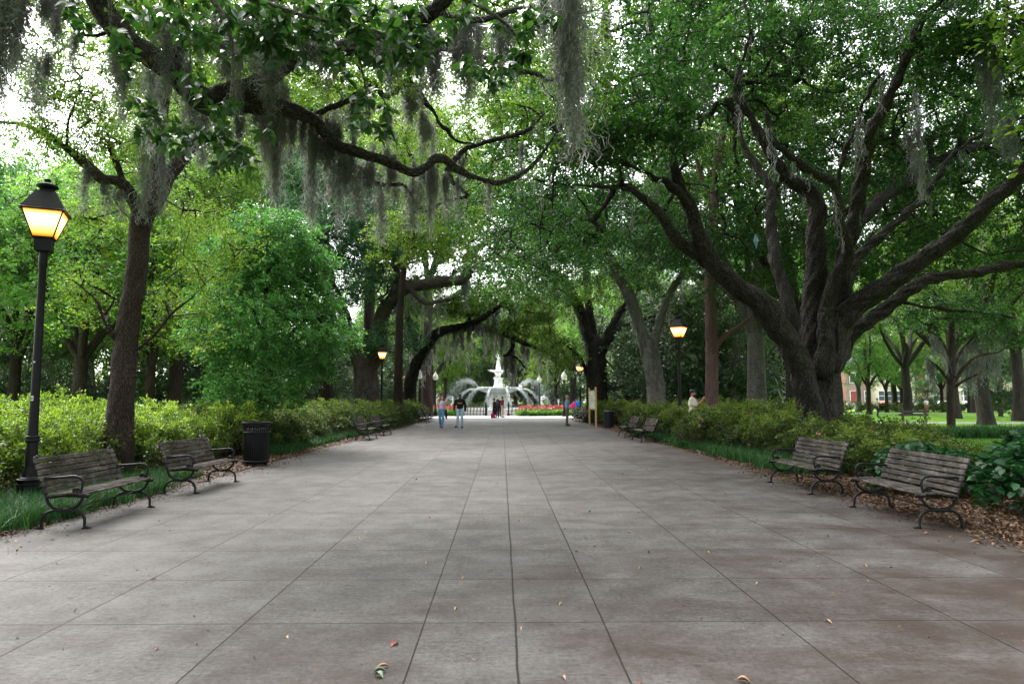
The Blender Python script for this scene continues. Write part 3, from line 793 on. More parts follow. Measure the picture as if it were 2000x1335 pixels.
if WITH['trees']:
    oak_limbs = [([(a, b, c * .88) for a, b, c in L[0]], *L[1:]) for L in oak_limbs]
    traced('live_oak', 'massive spreading live oak with a dozen dark limbs behind the right-hand benches', 'tree', None, oak_limbs,
           [oak_cloud(2500, 3), shell_points((15.5, 24, 7.5), (5.5, 5, 4), 420, seed=8), shell_points((5.5, 5.5, 11), (5.5, 5, 1.6), 200, seed=9, low=-1), ell(1250, 260, 15, (1.8, 1.4, 1.2), 110, 33, gap=.3, inner=.1), ell(1900, 120, 16, (2.6, 2, 1.6), 130, 34, gap=.3, inner=.1), ell(1690, 50, 24, (4.6, 3, 3.4), 330, 35, gap=.2, inner=.1, low=-1), ell(1450, 60, 24, (3.4, 3, 3), 200, 36, gap=.2, inner=.1, low=-1), ell(1890, 230, 25, (3.4, 3, 3), 200, 37, gap=.2, inner=.1, low=-1)], 'bark_oak', 'oak_dark', 21, melt=.035, bulge=.045,  # wide flat cluster overhead is out of view, added to shade the slabs
           leaf=dict(R=.58, sprays=8, per=15, size=.10, flat=.45, width=.27), r0=.0085, pw=.44, reach=9.0,
           moss=dict(n=70, lmin=.4, lmax=1.3, rad=.08, strands=30, width=.012, zmin=6, seed=4), wob=.012)

    # --- young oak by the left lamp ------------------------------------------
    T1 = [([(231, 850, 58), (234, 815, 50), (239, 760, 46), (243, 700, 45), (252, 625, 42), (262, 560, 40), (270, 500, 39), (273, 450, 40), (280, 415, 44)], 13.5),
          ([(275, 425, 30), (262, 392, 27), (240, 360, 24), (222, 352, 20), (200, 350, 21), (180, 330, 19), (160, 313, 20), (130, 290, 15), (112, 278, 13), (90, 262, 12), (50, 245, 9), (15, 240, 7), (-20, 236, 5)], 13.5, 12.6),
          ([(240, 360, 15), (234, 335, 14), (225, 312, 12), (215, 292, 11), (211, 285, 9)], 13.4, 13.3),
          ([(285, 420, 34), (306, 392, 30), (326, 352, 27), (345, 322, 26), (368, 300, 23), (384, 275, 21), (398, 235, 18), (420, 190, 14), (440, 130, 10)], 13.5, 14.5),
          ([(285, 415, 26), (296, 370, 26), (306, 325, 24), (312, 280, 22), (318, 230, 19), (330, 160, 16), (338, 90, 12)], 13.6, 14.6),
          ([(268, 682, 9), (300, 655, 7), (335, 612, 6), (370, 585, 5), (400, 555, 4), (440, 520, 3), (480, 480, 3)], 13.4, 13.0),
          ([(226, 665, 8), (205, 630, 6), (190, 590, 5), (165, 565, 4), (140, 545, 3)], 13.4, 12.7),
          ([(132, 290, 7), (133, 240, 6), (150, 190, 5), (160, 140, 3), (162, 100, 3)], 12.9, 12.9),
          ([(136, 270, 4), (170, 240, 4), (200, 220, 3)], 12.9, 12.6)]
    k1 = dict(gap=.3, low=-.9, inner=.1)
    traced('oak_tree', 'forked young oak with a leaning brown trunk behind the left lamp', 'tree', None, T1,
           [ell(120, 190, 13, (1.2, .9, 1.3), 130, 1, **k1), ell(70, 270, 12.7, (.9, .6, .6), 50, 2, **k1), ell(330, 180, 14.6, (2.0, 1.6, 1.4), 200, 3, **k1), ell(215, 290, 13.4, (.8, .6, .6), 50, 9, **k1), ell(50, 130, 12.8, (1.2, .8, .9), 60, 19, **k1), ell(230, 150, 13.6, (1.1, .8, 1.0), 80, 20, **k1),
            ell(370, 600, 14.2, (1.0, .8, 1.1), 75, 4, **k1), ell(150, 570, 14, (.8, .7, 1.0), 48, 5, **k1), ell(430, 500, 13.6, (.9, .6, .7), 50, 6, **k1), ell(180, 420, 14.8, (1.1, .6, .6), 40, 7, **k1), ell(390, 420, 15.2, (1.0, .6, .8), 40, 12, **k1)],
           'bark_brown', 'lime', 22, melt=.022, bulge=.012, leaf=dict(R=.34, sprays=6, per=9, size=.062, flat=.8, width=.24), r0=.005, pw=.45)

    # --- limbs arching in overhead from the left -------------------------------
    T2 = [([(60, -330, 60), (120, -170, 54), (165, -60, 50), (195, 0, 47), (225, 48, 46), (262, 88, 46), (300, 108, 44), (332, 128, 44), (360, 152, 46), (386, 176, 50), (412, 194, 52), (440, 194, 46), (475, 196, 42), (520, 203, 36), (552, 208, 30), (585, 222, 26), (612, 240, 25), (640, 268, 24), (665, 288, 23), (690, 298, 21), (722, 310, 20), (750, 322, 19), (778, 331, 19), (803, 340, 20), (825, 326, 18), (845, 312, 17), (862, 316, 17), (880, 330, 17), (905, 339, 13), (940, 348, 12), (970, 353, 12), (1000, 343, 9), (1030, 325, 8), (1060, 290, 7), (1100, 240, 6), (1120, 215, 4)], 9.2, 13.0),
          ([(405, 195, 40), (445, 185, 38), (500, 168, 36), (540, 148, 34), (575, 122, 34), (610, 108, 32), (650, 98, 32), (700, 88, 30), (745, 75, 30), (790, 56, 30), (830, 30, 30), (865, 0, 30), (910, -60, 30)], 10.4, 8.8),
          ([(880, 330, 15), (886, 312, 14), (897, 298, 13), (915, 288, 12), (940, 281, 11), (975, 272, 11), (1005, 266, 10), (1022, 262, 9), (1045, 246, 7), (1062, 226, 6), (1085, 208, 4)], 12.1, 12.6),
          ([(600, 232, 15), (628, 218, 14), (655, 208, 13), (685, 190, 12), (705, 172, 11), (718, 163, 10), (727, 176, 10), (740, 192, 10), (755, 180, 10), (772, 166, 10), (786, 161, 10), (800, 162, 9), (812, 180, 9), (825, 205, 8), (845, 228, 7), (852, 245, 7), (868, 258, 7), (880, 272, 6), (905, 281, 5), (930, 284, 4)], 11.1, 12.2),
          ([(660, 296, 12), (680, 310, 11), (705, 325, 10), (730, 348, 9), (755, 356, 9), (780, 358, 8), (795, 368, 7), (806, 385, 6)], 11.4, 11.8),
          ([(872, 330, 10), (882, 352, 9), (895, 362, 8), (908, 372, 7), (912, 380, 7), (895, 384, 6), (870, 392, 6), (845, 404, 6), (822, 414, 5)], 12.0, 12.4),
          ([(790, 86, 12), (830, 96, 12), (870, 98, 12), (915, 103, 11), (960, 118, 10), (1000, 138, 10), (1035, 142, 9), (1058, 150, 8), (1078, 160, 7), (1095, 150, 5), (1130, 140, 4)], 9.4, 11.5),
          ([(870, 30, 14), (920, 40, 13), (965, 34, 13), (1000, 22, 13), (1032, 14, 12), (1065, 22, 10), (1110, 30, 7), (1160, 20, 5)], 9, 11.5),
          ([(222, 62, 9), (195, 68, 9), (165, 70, 8), (152, 66, 7), (148, 48, 5), (135, 28, 4), (120, 0, 4)], 9.8, 9.6),
          ([(340, 125, 20), (345, 60, 16), (352, 0, 12), (360, -60, 9)], 10.0, 10.4)]
    k2 = dict(gap=.35, low=-.9, inner=.1)
    traced('live_oak', 'live oak limbs draped in moss reaching in from the upper left edge', 'tree', None, T2,
           [ell(420, 60, 10.6, (2.2, 1.2, .9), 110, 1, **k2), ell(640, 30, 10, (1.8, 1.2, .6), 80, 2, **k2), ell(900, 30, 11.4, (2.0, 1.2, .7), 90, 3, **k2), ell(1120, 90, 12.5, (1.3, 1.2, 1.4), 90, 4, **k2),
            ell(180, 20, 10, (1.2, 1, .5), 36, 5, **k2), ell(760, 150, 11.6, (1.2, .7, .5), 26, 6, **k2), ell(340, 20, 10.5, (1.5, 1, .6), 40, 7, **k2), ell(1000, 200, 13, (1.4, .9, .9), 60, 8, **k2), ell(620, 140, 11, (2.2, .9, .5), 60, 10, **k2), shell_points((-4.5, 4.5, 9.2), (4.5, 3.6, 1.2), 300, seed=9, low=-1)],  # last cluster sits above the frame, added as unseen shade over the slabs
           'bark_oak', 'oak_mid', 23, melt=.02, bulge=.012, leaf=dict(R=.36, sprays=6, per=10, size=.075, flat=.7, width=.27), r0=.004, pw=.45, reach=9,
           moss=dict(n=90, lmin=.12, lmax=.5, rad=.08, strands=30, width=.010, zmin=3.5, seed=6, rmin=.03), wob=.01)

    traced('live_oak', 'tall oak whose fine foliage fills the sky gaps above the arching limbs', 'tree', None,
           [([(-180, 800, 60), (-170, 600, 52), (-120, 300, 46), (-40, 60, 36), (90, -40, 28), (250, -20, 22), (400, 30, 18), (520, 60, 14), (640, 50, 11), (780, 60, 8), (900, 90, 5)], 20, 21),
            ([(90, -40, 18), (200, -150, 14), (380, -160, 10), (560, -120, 7)], 20.4, 21), ([(400, 30, 10), (440, 120, 8), (480, 170, 5)], 20.6, 20)],
           [ell(430, 70, 21, (3.6, 3, 1.9), 420, 1, gap=.3, inner=.1, low=-1), ell(680, 60, 21, (3.4, 3, 1.9), 400, 2, gap=.3, inner=.1, low=-1), ell(900, 70, 22, (3, 3, 2.1), 330, 3, gap=.3, inner=.1, low=-1), ell(230, 20, 20.5, (2.4, 2, 1.2), 150, 4, gap=.35, low=-1), ell(620, 220, 22, (1.8, 1.6, 1.0), 90, 5, gap=.3, low=-1), ell(330, 190, 22, (1.6, 1.4, 1.2), 80, 6, gap=.3, low=-1)],
           'bark_oak', 'oak_mid', 41, leaf=dict(R=.45, sprays=7, per=12, size=.075, flat=.7, width=.25), r0=.006, pw=.45, reach=5)
    # --- round sapling and the middle distance ---------------------------------
    traced('round_tree', 'dense rounded green tree on a thin stem behind the left litter bin', 'tree', None,
           [([(508, 845, 13), (509, 815, 12), (511, 760, 12), (514, 700, 11), (518, 620, 9), (520, 540, 7), (522, 470, 4)], 22.0),
            ([(512, 740, 8), (470, 680, 6), (430, 620, 4)], 22, 21.5), ([(513, 720, 8), (560, 660, 6), (610, 610, 4)], 22, 21.6), ([(515, 660, 7), (480, 560, 5), (470, 490, 3)], 22, 22.4)],
           [ell(520, 640, 22, (2.7, 2.5, 2.5), 760, 1, gap=.08, inner=.5, low=-1), ell(530, 500, 22, (1.9, 1.8, 1.5), 330, 2, gap=.1, inner=.4, low=-.9)],
           'bark_brown', 'emerald', 24, leaf=dict(R=.42, sprays=7, per=14, size=.10, flat=.6, width=.24), r0=.006, pw=.44)
    traced('live_oak', 'old live oak with a thick gnarled trunk behind the second left lamp', 'tree', None,
           [([(717, 812, 66), (716, 785, 52), (716, 755, 47), (714, 725, 46), (712, 700, 48), (706, 680, 46)], 46.0),
            ([(708, 710, 38), (695, 672, 30), (680, 640, 24), (668, 600, 20), (650, 560, 15), (625, 520, 10)], 46, 45),
            ([(722, 720, 30), (738, 690, 26), (745, 660, 24), (742, 630, 24), (748, 608, 25), (762, 590, 25), (780, 572, 24), (797, 560, 23), (830, 555, 22), (870, 549, 21), (900, 547, 20), (911, 540, 18), (912, 520, 17), (915, 500, 16), (932, 485, 15), (960, 468, 14), (1000, 445, 13), (1040, 430, 10), (1080, 425, 7)], 46, 44),
            ([(742, 640, 22), (765, 580, 18), (775, 540, 15), (772, 500, 13), (780, 450, 10), (800, 400, 7)], 46, 47),
            ([(800, 565, 12), (830, 590, 9), (860, 588, 8), (890, 580, 6)], 45, 44)],
           [ell(640, 460, 46, (5.5, 5, 5.5), 620, 1, gap=.2), ell(760, 430, 47, (6, 5, 5), 520, 2, gap=.3), ell(980, 430, 44, (5, 4, 2.4), 260, 3, gap=.3), ell(770, 660, 44.5, (2.2, 2, 1.2), 70, 6, gap=.2, low=-1), ell(860, 500, 49, (4.5, 3, 3), 260, 7, gap=.25, low=-1), ell(690, 490, 43, (2.8, 2.6, 3.6), 330, 8, gap=.12, low=-1), ell(800, 440, 45, (3, 2.6, 2.4), 160, 9, gap=.2, low=-1)],
           'bark_mid', 'blue', 25, melt=.06, bulge=.05, leaf=dict(R=.75, sprays=7, per=12, size=.135, flat=.5, width=.25), r0=.014, pw=.44,
           moss=dict(n=120, lmin=1.0, lmax=3.6, rad=.14, strands=26, width=.04, zmin=7, seed=3))
    traced('oak_tree', 'straight brown oak trunk standing between the two old left oaks', 'tree', None,
           [([(778, 808, 20), (778, 760, 17), (779, 700, 16), (781, 620, 14), (790, 520, 11), (810, 430, 13), (840, 350, 10), (880, 280, 6)], 44.0, 38.0),
            ([(800, 470, 11), (850, 400, 8), (930, 340, 6), (1000, 300, 4)], 41.5, 36), ([(835, 360, 9), (800, 300, 7), (770, 230, 5)], 38.5, 37)],
           [ell(880, 300, 37, (6.2, 5, 5.2), 760, 1, gap=.38, inner=.2), ell(1010, 240, 35, (3.4, 3, 4), 260, 2, gap=.35, inner=.2), ell(800, 480, 38, (2.4, 2, 2.2), 150, 3, gap=.2), ell(860, 430, 36, (3, 2.6, 2.2), 150, 3, gap=.3), ell(1090, 180, 30, (3.0, 3, 3.2), 230, 7, gap=.35, inner=.2), ell(960, 500, 38, (3, 2.5, 1.6), 120, 8, gap=.35, inner=.2)],
           'bark_brown', 'lime', 26, leaf=dict(R=.6, sprays=7, per=10, size=.11, flat=.6, width=.24), r0=.01, pw=.45)
    traced('live_oak', 'leaning live oak hung with moss, its limb arching over the walk before the fountain', 'tree', None,
           [([(799, 806, 36), (800, 775, 27), (803, 740, 25), (812, 712, 24), (824, 690, 23), (838, 668, 21), (855, 650, 20), (880, 642, 17), (915, 640, 15), (945, 640, 14), (975, 648, 13), (1000, 656, 12), (1020, 668, 10), (1050, 680, 7), (1085, 700, 4)], 57, 55),
            ([(880, 642, 15), (905, 636, 14), (930, 628, 13), (955, 612, 12), (985, 590, 8), (1010, 570, 5)], 56, 53),
            ([(1003, 660, 10), (1000, 680, 9), (990, 694, 7), (984, 694, 5)], 55.4, 55.4), ([(995, 692, 6), (1010, 700, 5), (1020, 712, 4), (1030, 724, 2)], 55.4, 55.2),
            ([(815, 710, 16), (812, 670, 14), (800, 630, 12), (790, 590, 8)], 57, 58)],
           [ell(860, 600, 57, (4.5, 4, 2.2), 240, 1, gap=.25), ell(980, 600, 55, (5.5, 4, 2.4), 330, 2, gap=.25), ell(1030, 640, 54, (3, 3, 1.2), 110, 4, gap=.3, low=-1), ell(760, 560, 60, (4, 4, 3), 160, 5)],
           'bark_oak', 'oak_mid', 27, melt=.07, bulge=.04, leaf=dict(R=.8, sprays=7, per=12, size=.15, flat=.4, width=.25), r0=.014, pw=.44,
           moss=dict(n=230, lmin=1.4, lmax=4.2, rad=.13, strands=26, width=.05, zmin=5, seed=3))
    traced('live_oak', 'dark twin-stemmed live oak beside the wooden notice board', 'tree', None,
           [([(1168, 812, 54), (1167, 790, 42), (1165, 760, 40), (1165, 725, 40), (1163, 695, 38), (1160, 668, 34)], 50.0),
            ([(1158, 690, 22), (1148, 655, 20), (1138, 618, 20), (1126, 590, 19), (1112, 562, 17), (1098, 543, 12), (1075, 530, 9), (1055, 512, 6)], 50, 47),
            ([(1160, 680, 20), (1156, 640, 17), (1150, 600, 15), (1148, 560, 14), (1144, 520, 12), (1146, 470, 9)], 50, 50.5),
            ([(1170, 700, 20), (1178, 672, 18), (1190, 648, 15), (1205, 618, 14), (1222, 595, 13), (1245, 575, 10)], 50, 49),
            ([(1176, 690, 16), (1190, 662, 13), (1215, 642, 11), (1245, 628, 9), (1290, 612, 6)], 50, 48),
            ([(1150, 740, 9), (1140, 712, 7), (1125, 690, 6), (1108, 676, 5)], 50, 49)],
           [ell(1130, 500, 50, (6.5, 6, 4.2), 700, 1, gap=.25), ell(1060, 570, 48, (3.2, 3, 2), 150, 2), ell(1230, 570, 50, (3, 3, 2), 140, 3), ell(1090, 690, 49, (2, 2, 1), 50, 4, low=-1)],
           'bark_oak', 'oak_mid', 28, melt=.06, bulge=.05, leaf=dict(R=.75, sprays=7, per=12, size=.135, flat=.45, width=.25), r0=.013, pw=.44,
           moss=dict(n=140, lmin=1.0, lmax=3.6, rad=.14, strands=26, width=.042, zmin=6, seed=9))
    traced('live_oak', 'pale grey oak trunk leaning left behind the right middle benches', 'tree', None,
           [([(1285, 815, 50), (1283, 785, 38), (1281, 750, 36), (1275, 715, 35), (1270, 690, 36), (1264, 668, 38)], 38.0),
            ([(1262, 690, 24), (1255, 655, 22), (1246, 625, 23), (1236, 595, 23), (1222, 562, 24), (1208, 535, 23), (1192, 505, 18), (1170, 470, 13), (1150, 430, 9)], 38, 36),
            ([(1272, 690, 20), (1282, 650, 17), (1290, 618, 16), (1300, 590, 15), (1315, 560, 14), (1332, 535, 12), (1340, 500, 9), (1352, 450, 6)], 38, 38.5)],
           [ell(1190, 470, 37, (4.6, 4, 2.8), 520, 1, gap=.2), ell(1090, 440, 35, (3.6, 3, 2.0), 220, 2, gap=.25), ell(1330, 480, 39, (3, 3, 2.4), 170, 3)],
           'bark_grey', 'blue', 29, melt=.05, bulge=.03, leaf=dict(R=.6, sprays=7, per=13, size=.11, flat=.5, width=.25), r0=.011, pw=.44,
           moss=dict(n=50, lmin=.8, lmax=2.2, rad=.12, strands=24, width=.026, zmin=6, seed=5))
    traced('pine_tree', 'straight reddish trunk with one bent bough beside the man in the cap', 'tree', None,
           [([(1391, 850, 32), (1390, 815, 27), (1390, 770, 25), (1390, 700, 24), (1389, 630, 23), (1387, 540, 22), (1392, 460, 21), (1395, 390, 19), (1400, 330, 17), (1410, 270, 14), (1425, 200, 11), (1440, 120, 7)], 30.0),
            ([(1400, 674, 11), (1412, 660, 11), (1425, 650, 10), (1440, 640, 10), (1455, 628, 9), (1468, 617, 8), (1480, 600, 5), (1500, 575, 4)], 30, 29.5),
            ([(1396, 400, 12), (1370, 340, 9), (1350, 270, 7), (1345, 200, 5)], 30, 31)],
           [ell(1400, 200, 32, (5.5, 4.5, 4), 560, 1, gap=.3), ell(1500, 560, 29.5, (1.3, 1.2, .8), 34, 3, low=-1), ell(1320, 320, 32, (3.4, 3, 2.4), 200, 2)],
           'bark_red', 'oak_mid', 30, melt=.04, bulge=.015, leaf=dict(R=.6, sprays=7, per=13, size=.105, flat=.5, width=.25), r0=.01, pw=.44)
    traced('mossy_tree', 'slim lawn tree shrouded in grey moss on the right lawn', 'tree', None,
           [([(1858, 846, 19), (1858, 835, 16), (1857, 800, 15), (1857, 760, 15), (1858, 700, 14), (1858, 640, 12), (1860, 590, 8)], 35.5),
            ([(1860, 750, 8), (1885, 715, 6), (1910, 695, 5), (1950, 688, 3)], 35.5, 35), ([(1862, 758, 7), (1880, 745, 5), (1910, 730, 4)], 35.5, 35), ([(1855, 745, 6), (1830, 715, 5), (1810, 700, 3)], 35.5, 36),
            ([(1860, 720, 7), (1880, 680, 6), (1915, 650, 4), (1960, 640, 3)], 35.5, 36), ([(1856, 700, 6), (1835, 660, 5), (1812, 645, 3)], 35.5, 35)],
           [ell(1865, 620, 35.5, (3.2, 3, 1.4), 200, 1, gap=.3), ell(1940, 660, 35.5, (1.8, 2, .9), 70, 2)],
           'bark_brown', 'oak_dark', 31, leaf=dict(R=.5, sprays=6, per=10, size=.13, flat=.5, width=.25), r0=.009, pw=.44,
           moss=dict(n=210, lmin=.8, lmax=2.3, rad=.12, strands=26, width=.022, zmin=3.3, seed=3))

    # --- broad-leaved boughs just overhead -------------------------------------
    RNG = np.random.default_rng(44)
    mc = [(200, 100), (240, 135), (395, 20), (450, 60), (480, 40), (520, 30), (560, 85), (600, 60), (640, 70), (690, 72), (722, 62), (758, 85), (782, 112), (800, 60), (660, 122), (740, 122), (820, 130),
          (722, 232), (738, 252), (712, 268), (268, 215), (383, 185), (345, 262), (440, 262), (470, 296), (400, 300), (442, 232), (492, 282), (1002, 142), (1015, 118), (1045, 60), (1000, 82), (1062, 52), (962, 165),
          (540, 105), (250, 62), (150, 60), (620, 20), (560, 20), (682, 12), (850, 110), (470, 92), (880, 60), (420, 110), (360, 60), (700, 200), (930, 140), (505, 60), (590, 110), (630, 120), (770, 40), (735, 20), (410, 60)]
    s = Skel()
    for L in [([(-300, -420, 24), (0, -320, 22), (250, -255, 18), (520, -200, 16), (760, -138, 14)], 7.4, 7.8), ([(250, -260, 16), (330, -120, 14), (400, -20, 12), (440, 40, 9), (455, 110, 7), (450, 190, 5), (430, 250, 3)], 7.6, 8.2),
              ([(400, -20, 10), (500, 0, 9), (590, 30, 8), (680, 50, 7), (760, 70, 6), (820, 100, 4)], 7.9, 8.4),
              ([(760, -140, 14), (860, -30, 11), (950, 20, 8), (1000, 60, 6), (1020, 100, 4)], 7.8, 8.6),
              ([(250, -200, 10), (220, -60, 8), (215, 30, 6), (225, 90, 4)], 7.7, 8.3),
              ([(690, 55, 6), (705, 130, 4), (718, 190, 3), (722, 230, 2)], 8.2, 8.4)]:
        s.limb(*px_limb(*L))
    mc += [(520, 110), (575, 50), (665, 40), (715, 110), (780, 75), (430, 20), (500, 90), (390, 90), (300, 40), (340, 10), (540, 55), (610, 85), (645, 15), (800, 20), (905, 20), (1020, 30), (300, 235), (370, 300), (420, 270), (460, 320)]
    C = np.array([P(x + RNG.normal() * 6, y - 12 + RNG.normal() * 6, 8.2 + RNG.normal() * .25) for x, y in mc for _ in range(3)])
    C += RNG.normal(size=C.shape) * .09
    s.connect(C, k=4, updir=.3)
    root = empty('magnolia_tree', (s.lines[0][0][0][0], s.lines[0][0][0][1], 0), 0, 'boughs of large glossy dark leaves hanging into the top of the view', 'tree')
    a = link('branches', s.tubes(r0=.0028, pw=.45, minr=.002).mesh('branches', M['bark_grey']), root)
    nl = 10; ang = RNG.random((len(C), nl)) * 2 * PI; dz = RNG.uniform(-1.4, .35, (len(C), nl))
    d = unit(np.stack([np.cos(ang), np.sin(ang), dz], -1)).reshape(-1, 3); pos = np.repeat(C, nl, 0) + RNG.normal(size=(len(C) * nl, 3)) * .035
    b = leaf_obj('crown', [big_leaves(pos, d, .165, .23)], 'magnolia', root)
    for o in (a, b): o.matrix_parent_inverse = Matrix.Translation((-root.location.x, -root.location.y, 0))

    # --- moss festoons near the camera ------------------------------------------
    fest = [moss_proto(2.0, .075, 300, .008, 0, 1), moss_proto(2.0, .06, 170, .008, 2, 2), moss_proto(2.0, .10, 290, .008, 3, 3), moss_proto(2.0, .05, 150, .008, 1, 4)]
    FL = [(15, -40, 240, 60, 8.8, 2), (45, -60, 150, 40, 8.8, 1), (75, 90, 225, 26, 9.2, 3), (112, -30, 100, 40, 9.3, 2), (232, 75, 205, 30, 9.8, 1), (298, 100, 300, 22, 10.4, 0), (288, 215, 440, 20, 13.1, 0), (322, 230, 425, 20, 13.3, 0), (312, 150, 260, 18, 13.4, 1),
          (168, 318, 420, 18, 13.1, 3), (213, 355, 420, 15, 13.2, 3), (240, 370, 430, 12, 13.2, 3), (545, 170, 410, 46, 10.8, 2), (520, 190, 340, 24, 10.7, 1), (470, 185, 280, 40, 10.5, 2), (440, 0, 160, 44, 10, 2), (500, 20, 180, 30, 10, 1), (600, 10, 140, 30, 9.6, 1),
          (606, 240, 425, 16, 11.1, 3), (614, 255, 445, 16, 11.1, 0), (640, 265, 340, 30, 11.2, 1), (652, 200, 400, 26, 11.3, 0), (664, 295, 458, 13, 11.3, 3), (676, 300, 390, 24, 11.3, 1), (700, 310, 430, 24, 11.4, 0), (722, 315, 395, 22, 11.5, 1), (745, 355, 478, 17, 11.6, 0),
          (758, 205, 320, 16, 11.6, 3), (770, 330, 400, 18, 11.7, 3), (806, 345, 452, 24, 11.8, 0), (822, 330, 400, 14, 11.9, 3), (800, 165, 250, 30, 11.8, 1), (826, 215, 310, 18, 11.9, 1), (846, 235, 330, 12, 12, 3), (850, 60, 200, 26, 9.6, 1), (915, 20, 215, 52, 9.5, 2), (895, 60, 160, 30, 9.6, 1),
          (980, 30, 185, 30, 10.4, 1), (1105, -120, 265, 50, 8.6, 2), (1122, -60, 320, 40, 8.7, 0), (1090, -60, 180, 30, 8.7, 3), (1018, 280, 350, 10, 12.6, 3), (955, 350, 420, 10, 12.4, 3), (900, 300, 380, 12, 12.2, 3), (1180, 20, 120, 16, 13, 1),
          (1925, 60, 270, 16, 15.5, 0), (1938, 80, 200, 9, 15.5, 3), (1912, 90, 190, 9, 15.5, 3), (1948, 100, 220, 9, 15.5, 3), (1790, 170, 395, 13, 16.5, 0), (1782, 250, 340, 14, 16.6, 3), (1975, 225, 320, 13, 17, 0), (1958, 230, 300, 14, 17, 3), (1320, 170, 250, 8, 15, 3), (1375, 150, 230, 10, 15, 3),
          (690, 195, 300, 20, 11.3, 1), (720, 170, 250, 12, 11.4, 3), (630, 60, 150, 24, 9.4, 1), (350, 60, 200, 30, 10.2, 2), (375, 150, 300, 24, 10.6, 1), (400, 200, 330, 22, 10.6, 0), (570, 215, 320, 18, 10.9, 1), (1062, -20, 90, 22, 9, 1),
          (780, 60, 160, 22, 9.1, 1), (740, 80, 150, 18, 9.2, 3), (145, 60, 150, 14, 9.7, 3), (90, -40, 60, 40, 9, 2), (530, 120, 240, 26, 10.2, 1)]
    rgm = np.random.default_rng(5)
    for _ in range(30):
        x = rgm.uniform(430, 900); yl = 190 + max(0, x - 520) * .42
        FL.append((x, yl + rgm.uniform(-12, 10), yl + rgm.uniform(40, 190) * rgm.uniform(.4, 1.1), rgm.uniform(5, 14), 10.4 + (x - 430) / 470 * 1.6, int(rgm.choice([0, 3, 3, 1]))))
    for _ in range(18):
        x = rgm.uniform(200, 860); yl = rgm.uniform(-30, 110)
        FL.append((x, yl, yl + rgm.uniform(60, 190), rgm.uniform(12, 26), rgm.uniform(9, 10.5), int(rgm.choice([0, 3, 1]))))
    for i, (x, y0, y1, wpx, Y, k) in enumerate(FL):
        a = P(x, y0, Y); b = P(x, y1, Y); L = a[2] - b[2]; wm = wpx * Y / F
        o = link('moss_festoon', fest[k], None, tuple(a), random.random() * 6)
        rad = [.075, .06 * 1.6, .10 * 1.8, .05 * 1.3][k]
        sxy = (wm / 2) / rad
        o.scale = (sxy, sxy, L / 2)
        if x < 140: lab, g = 'dark grey moss festoon hanging at the upper left corner of the view', 'moss at the upper left corner'
        elif x in (1105, 1122, 1090): lab, g = 'long thick moss beard hanging alone at top centre of the view', 'moss beard at top centre'
        elif x > 1700: lab, g = 'thin grey moss festoon hanging in the upper right of the great oak', 'moss in the great oak'
        elif Y > 13: lab, g = 'grey moss festoon hanging on the forked young oak', 'moss on the young oak'
        else: lab, g = 'grey moss festoon hanging from the arching overhead limbs', 'moss on the overhead limbs'
        tag(o, lab, 'hanging moss', g)

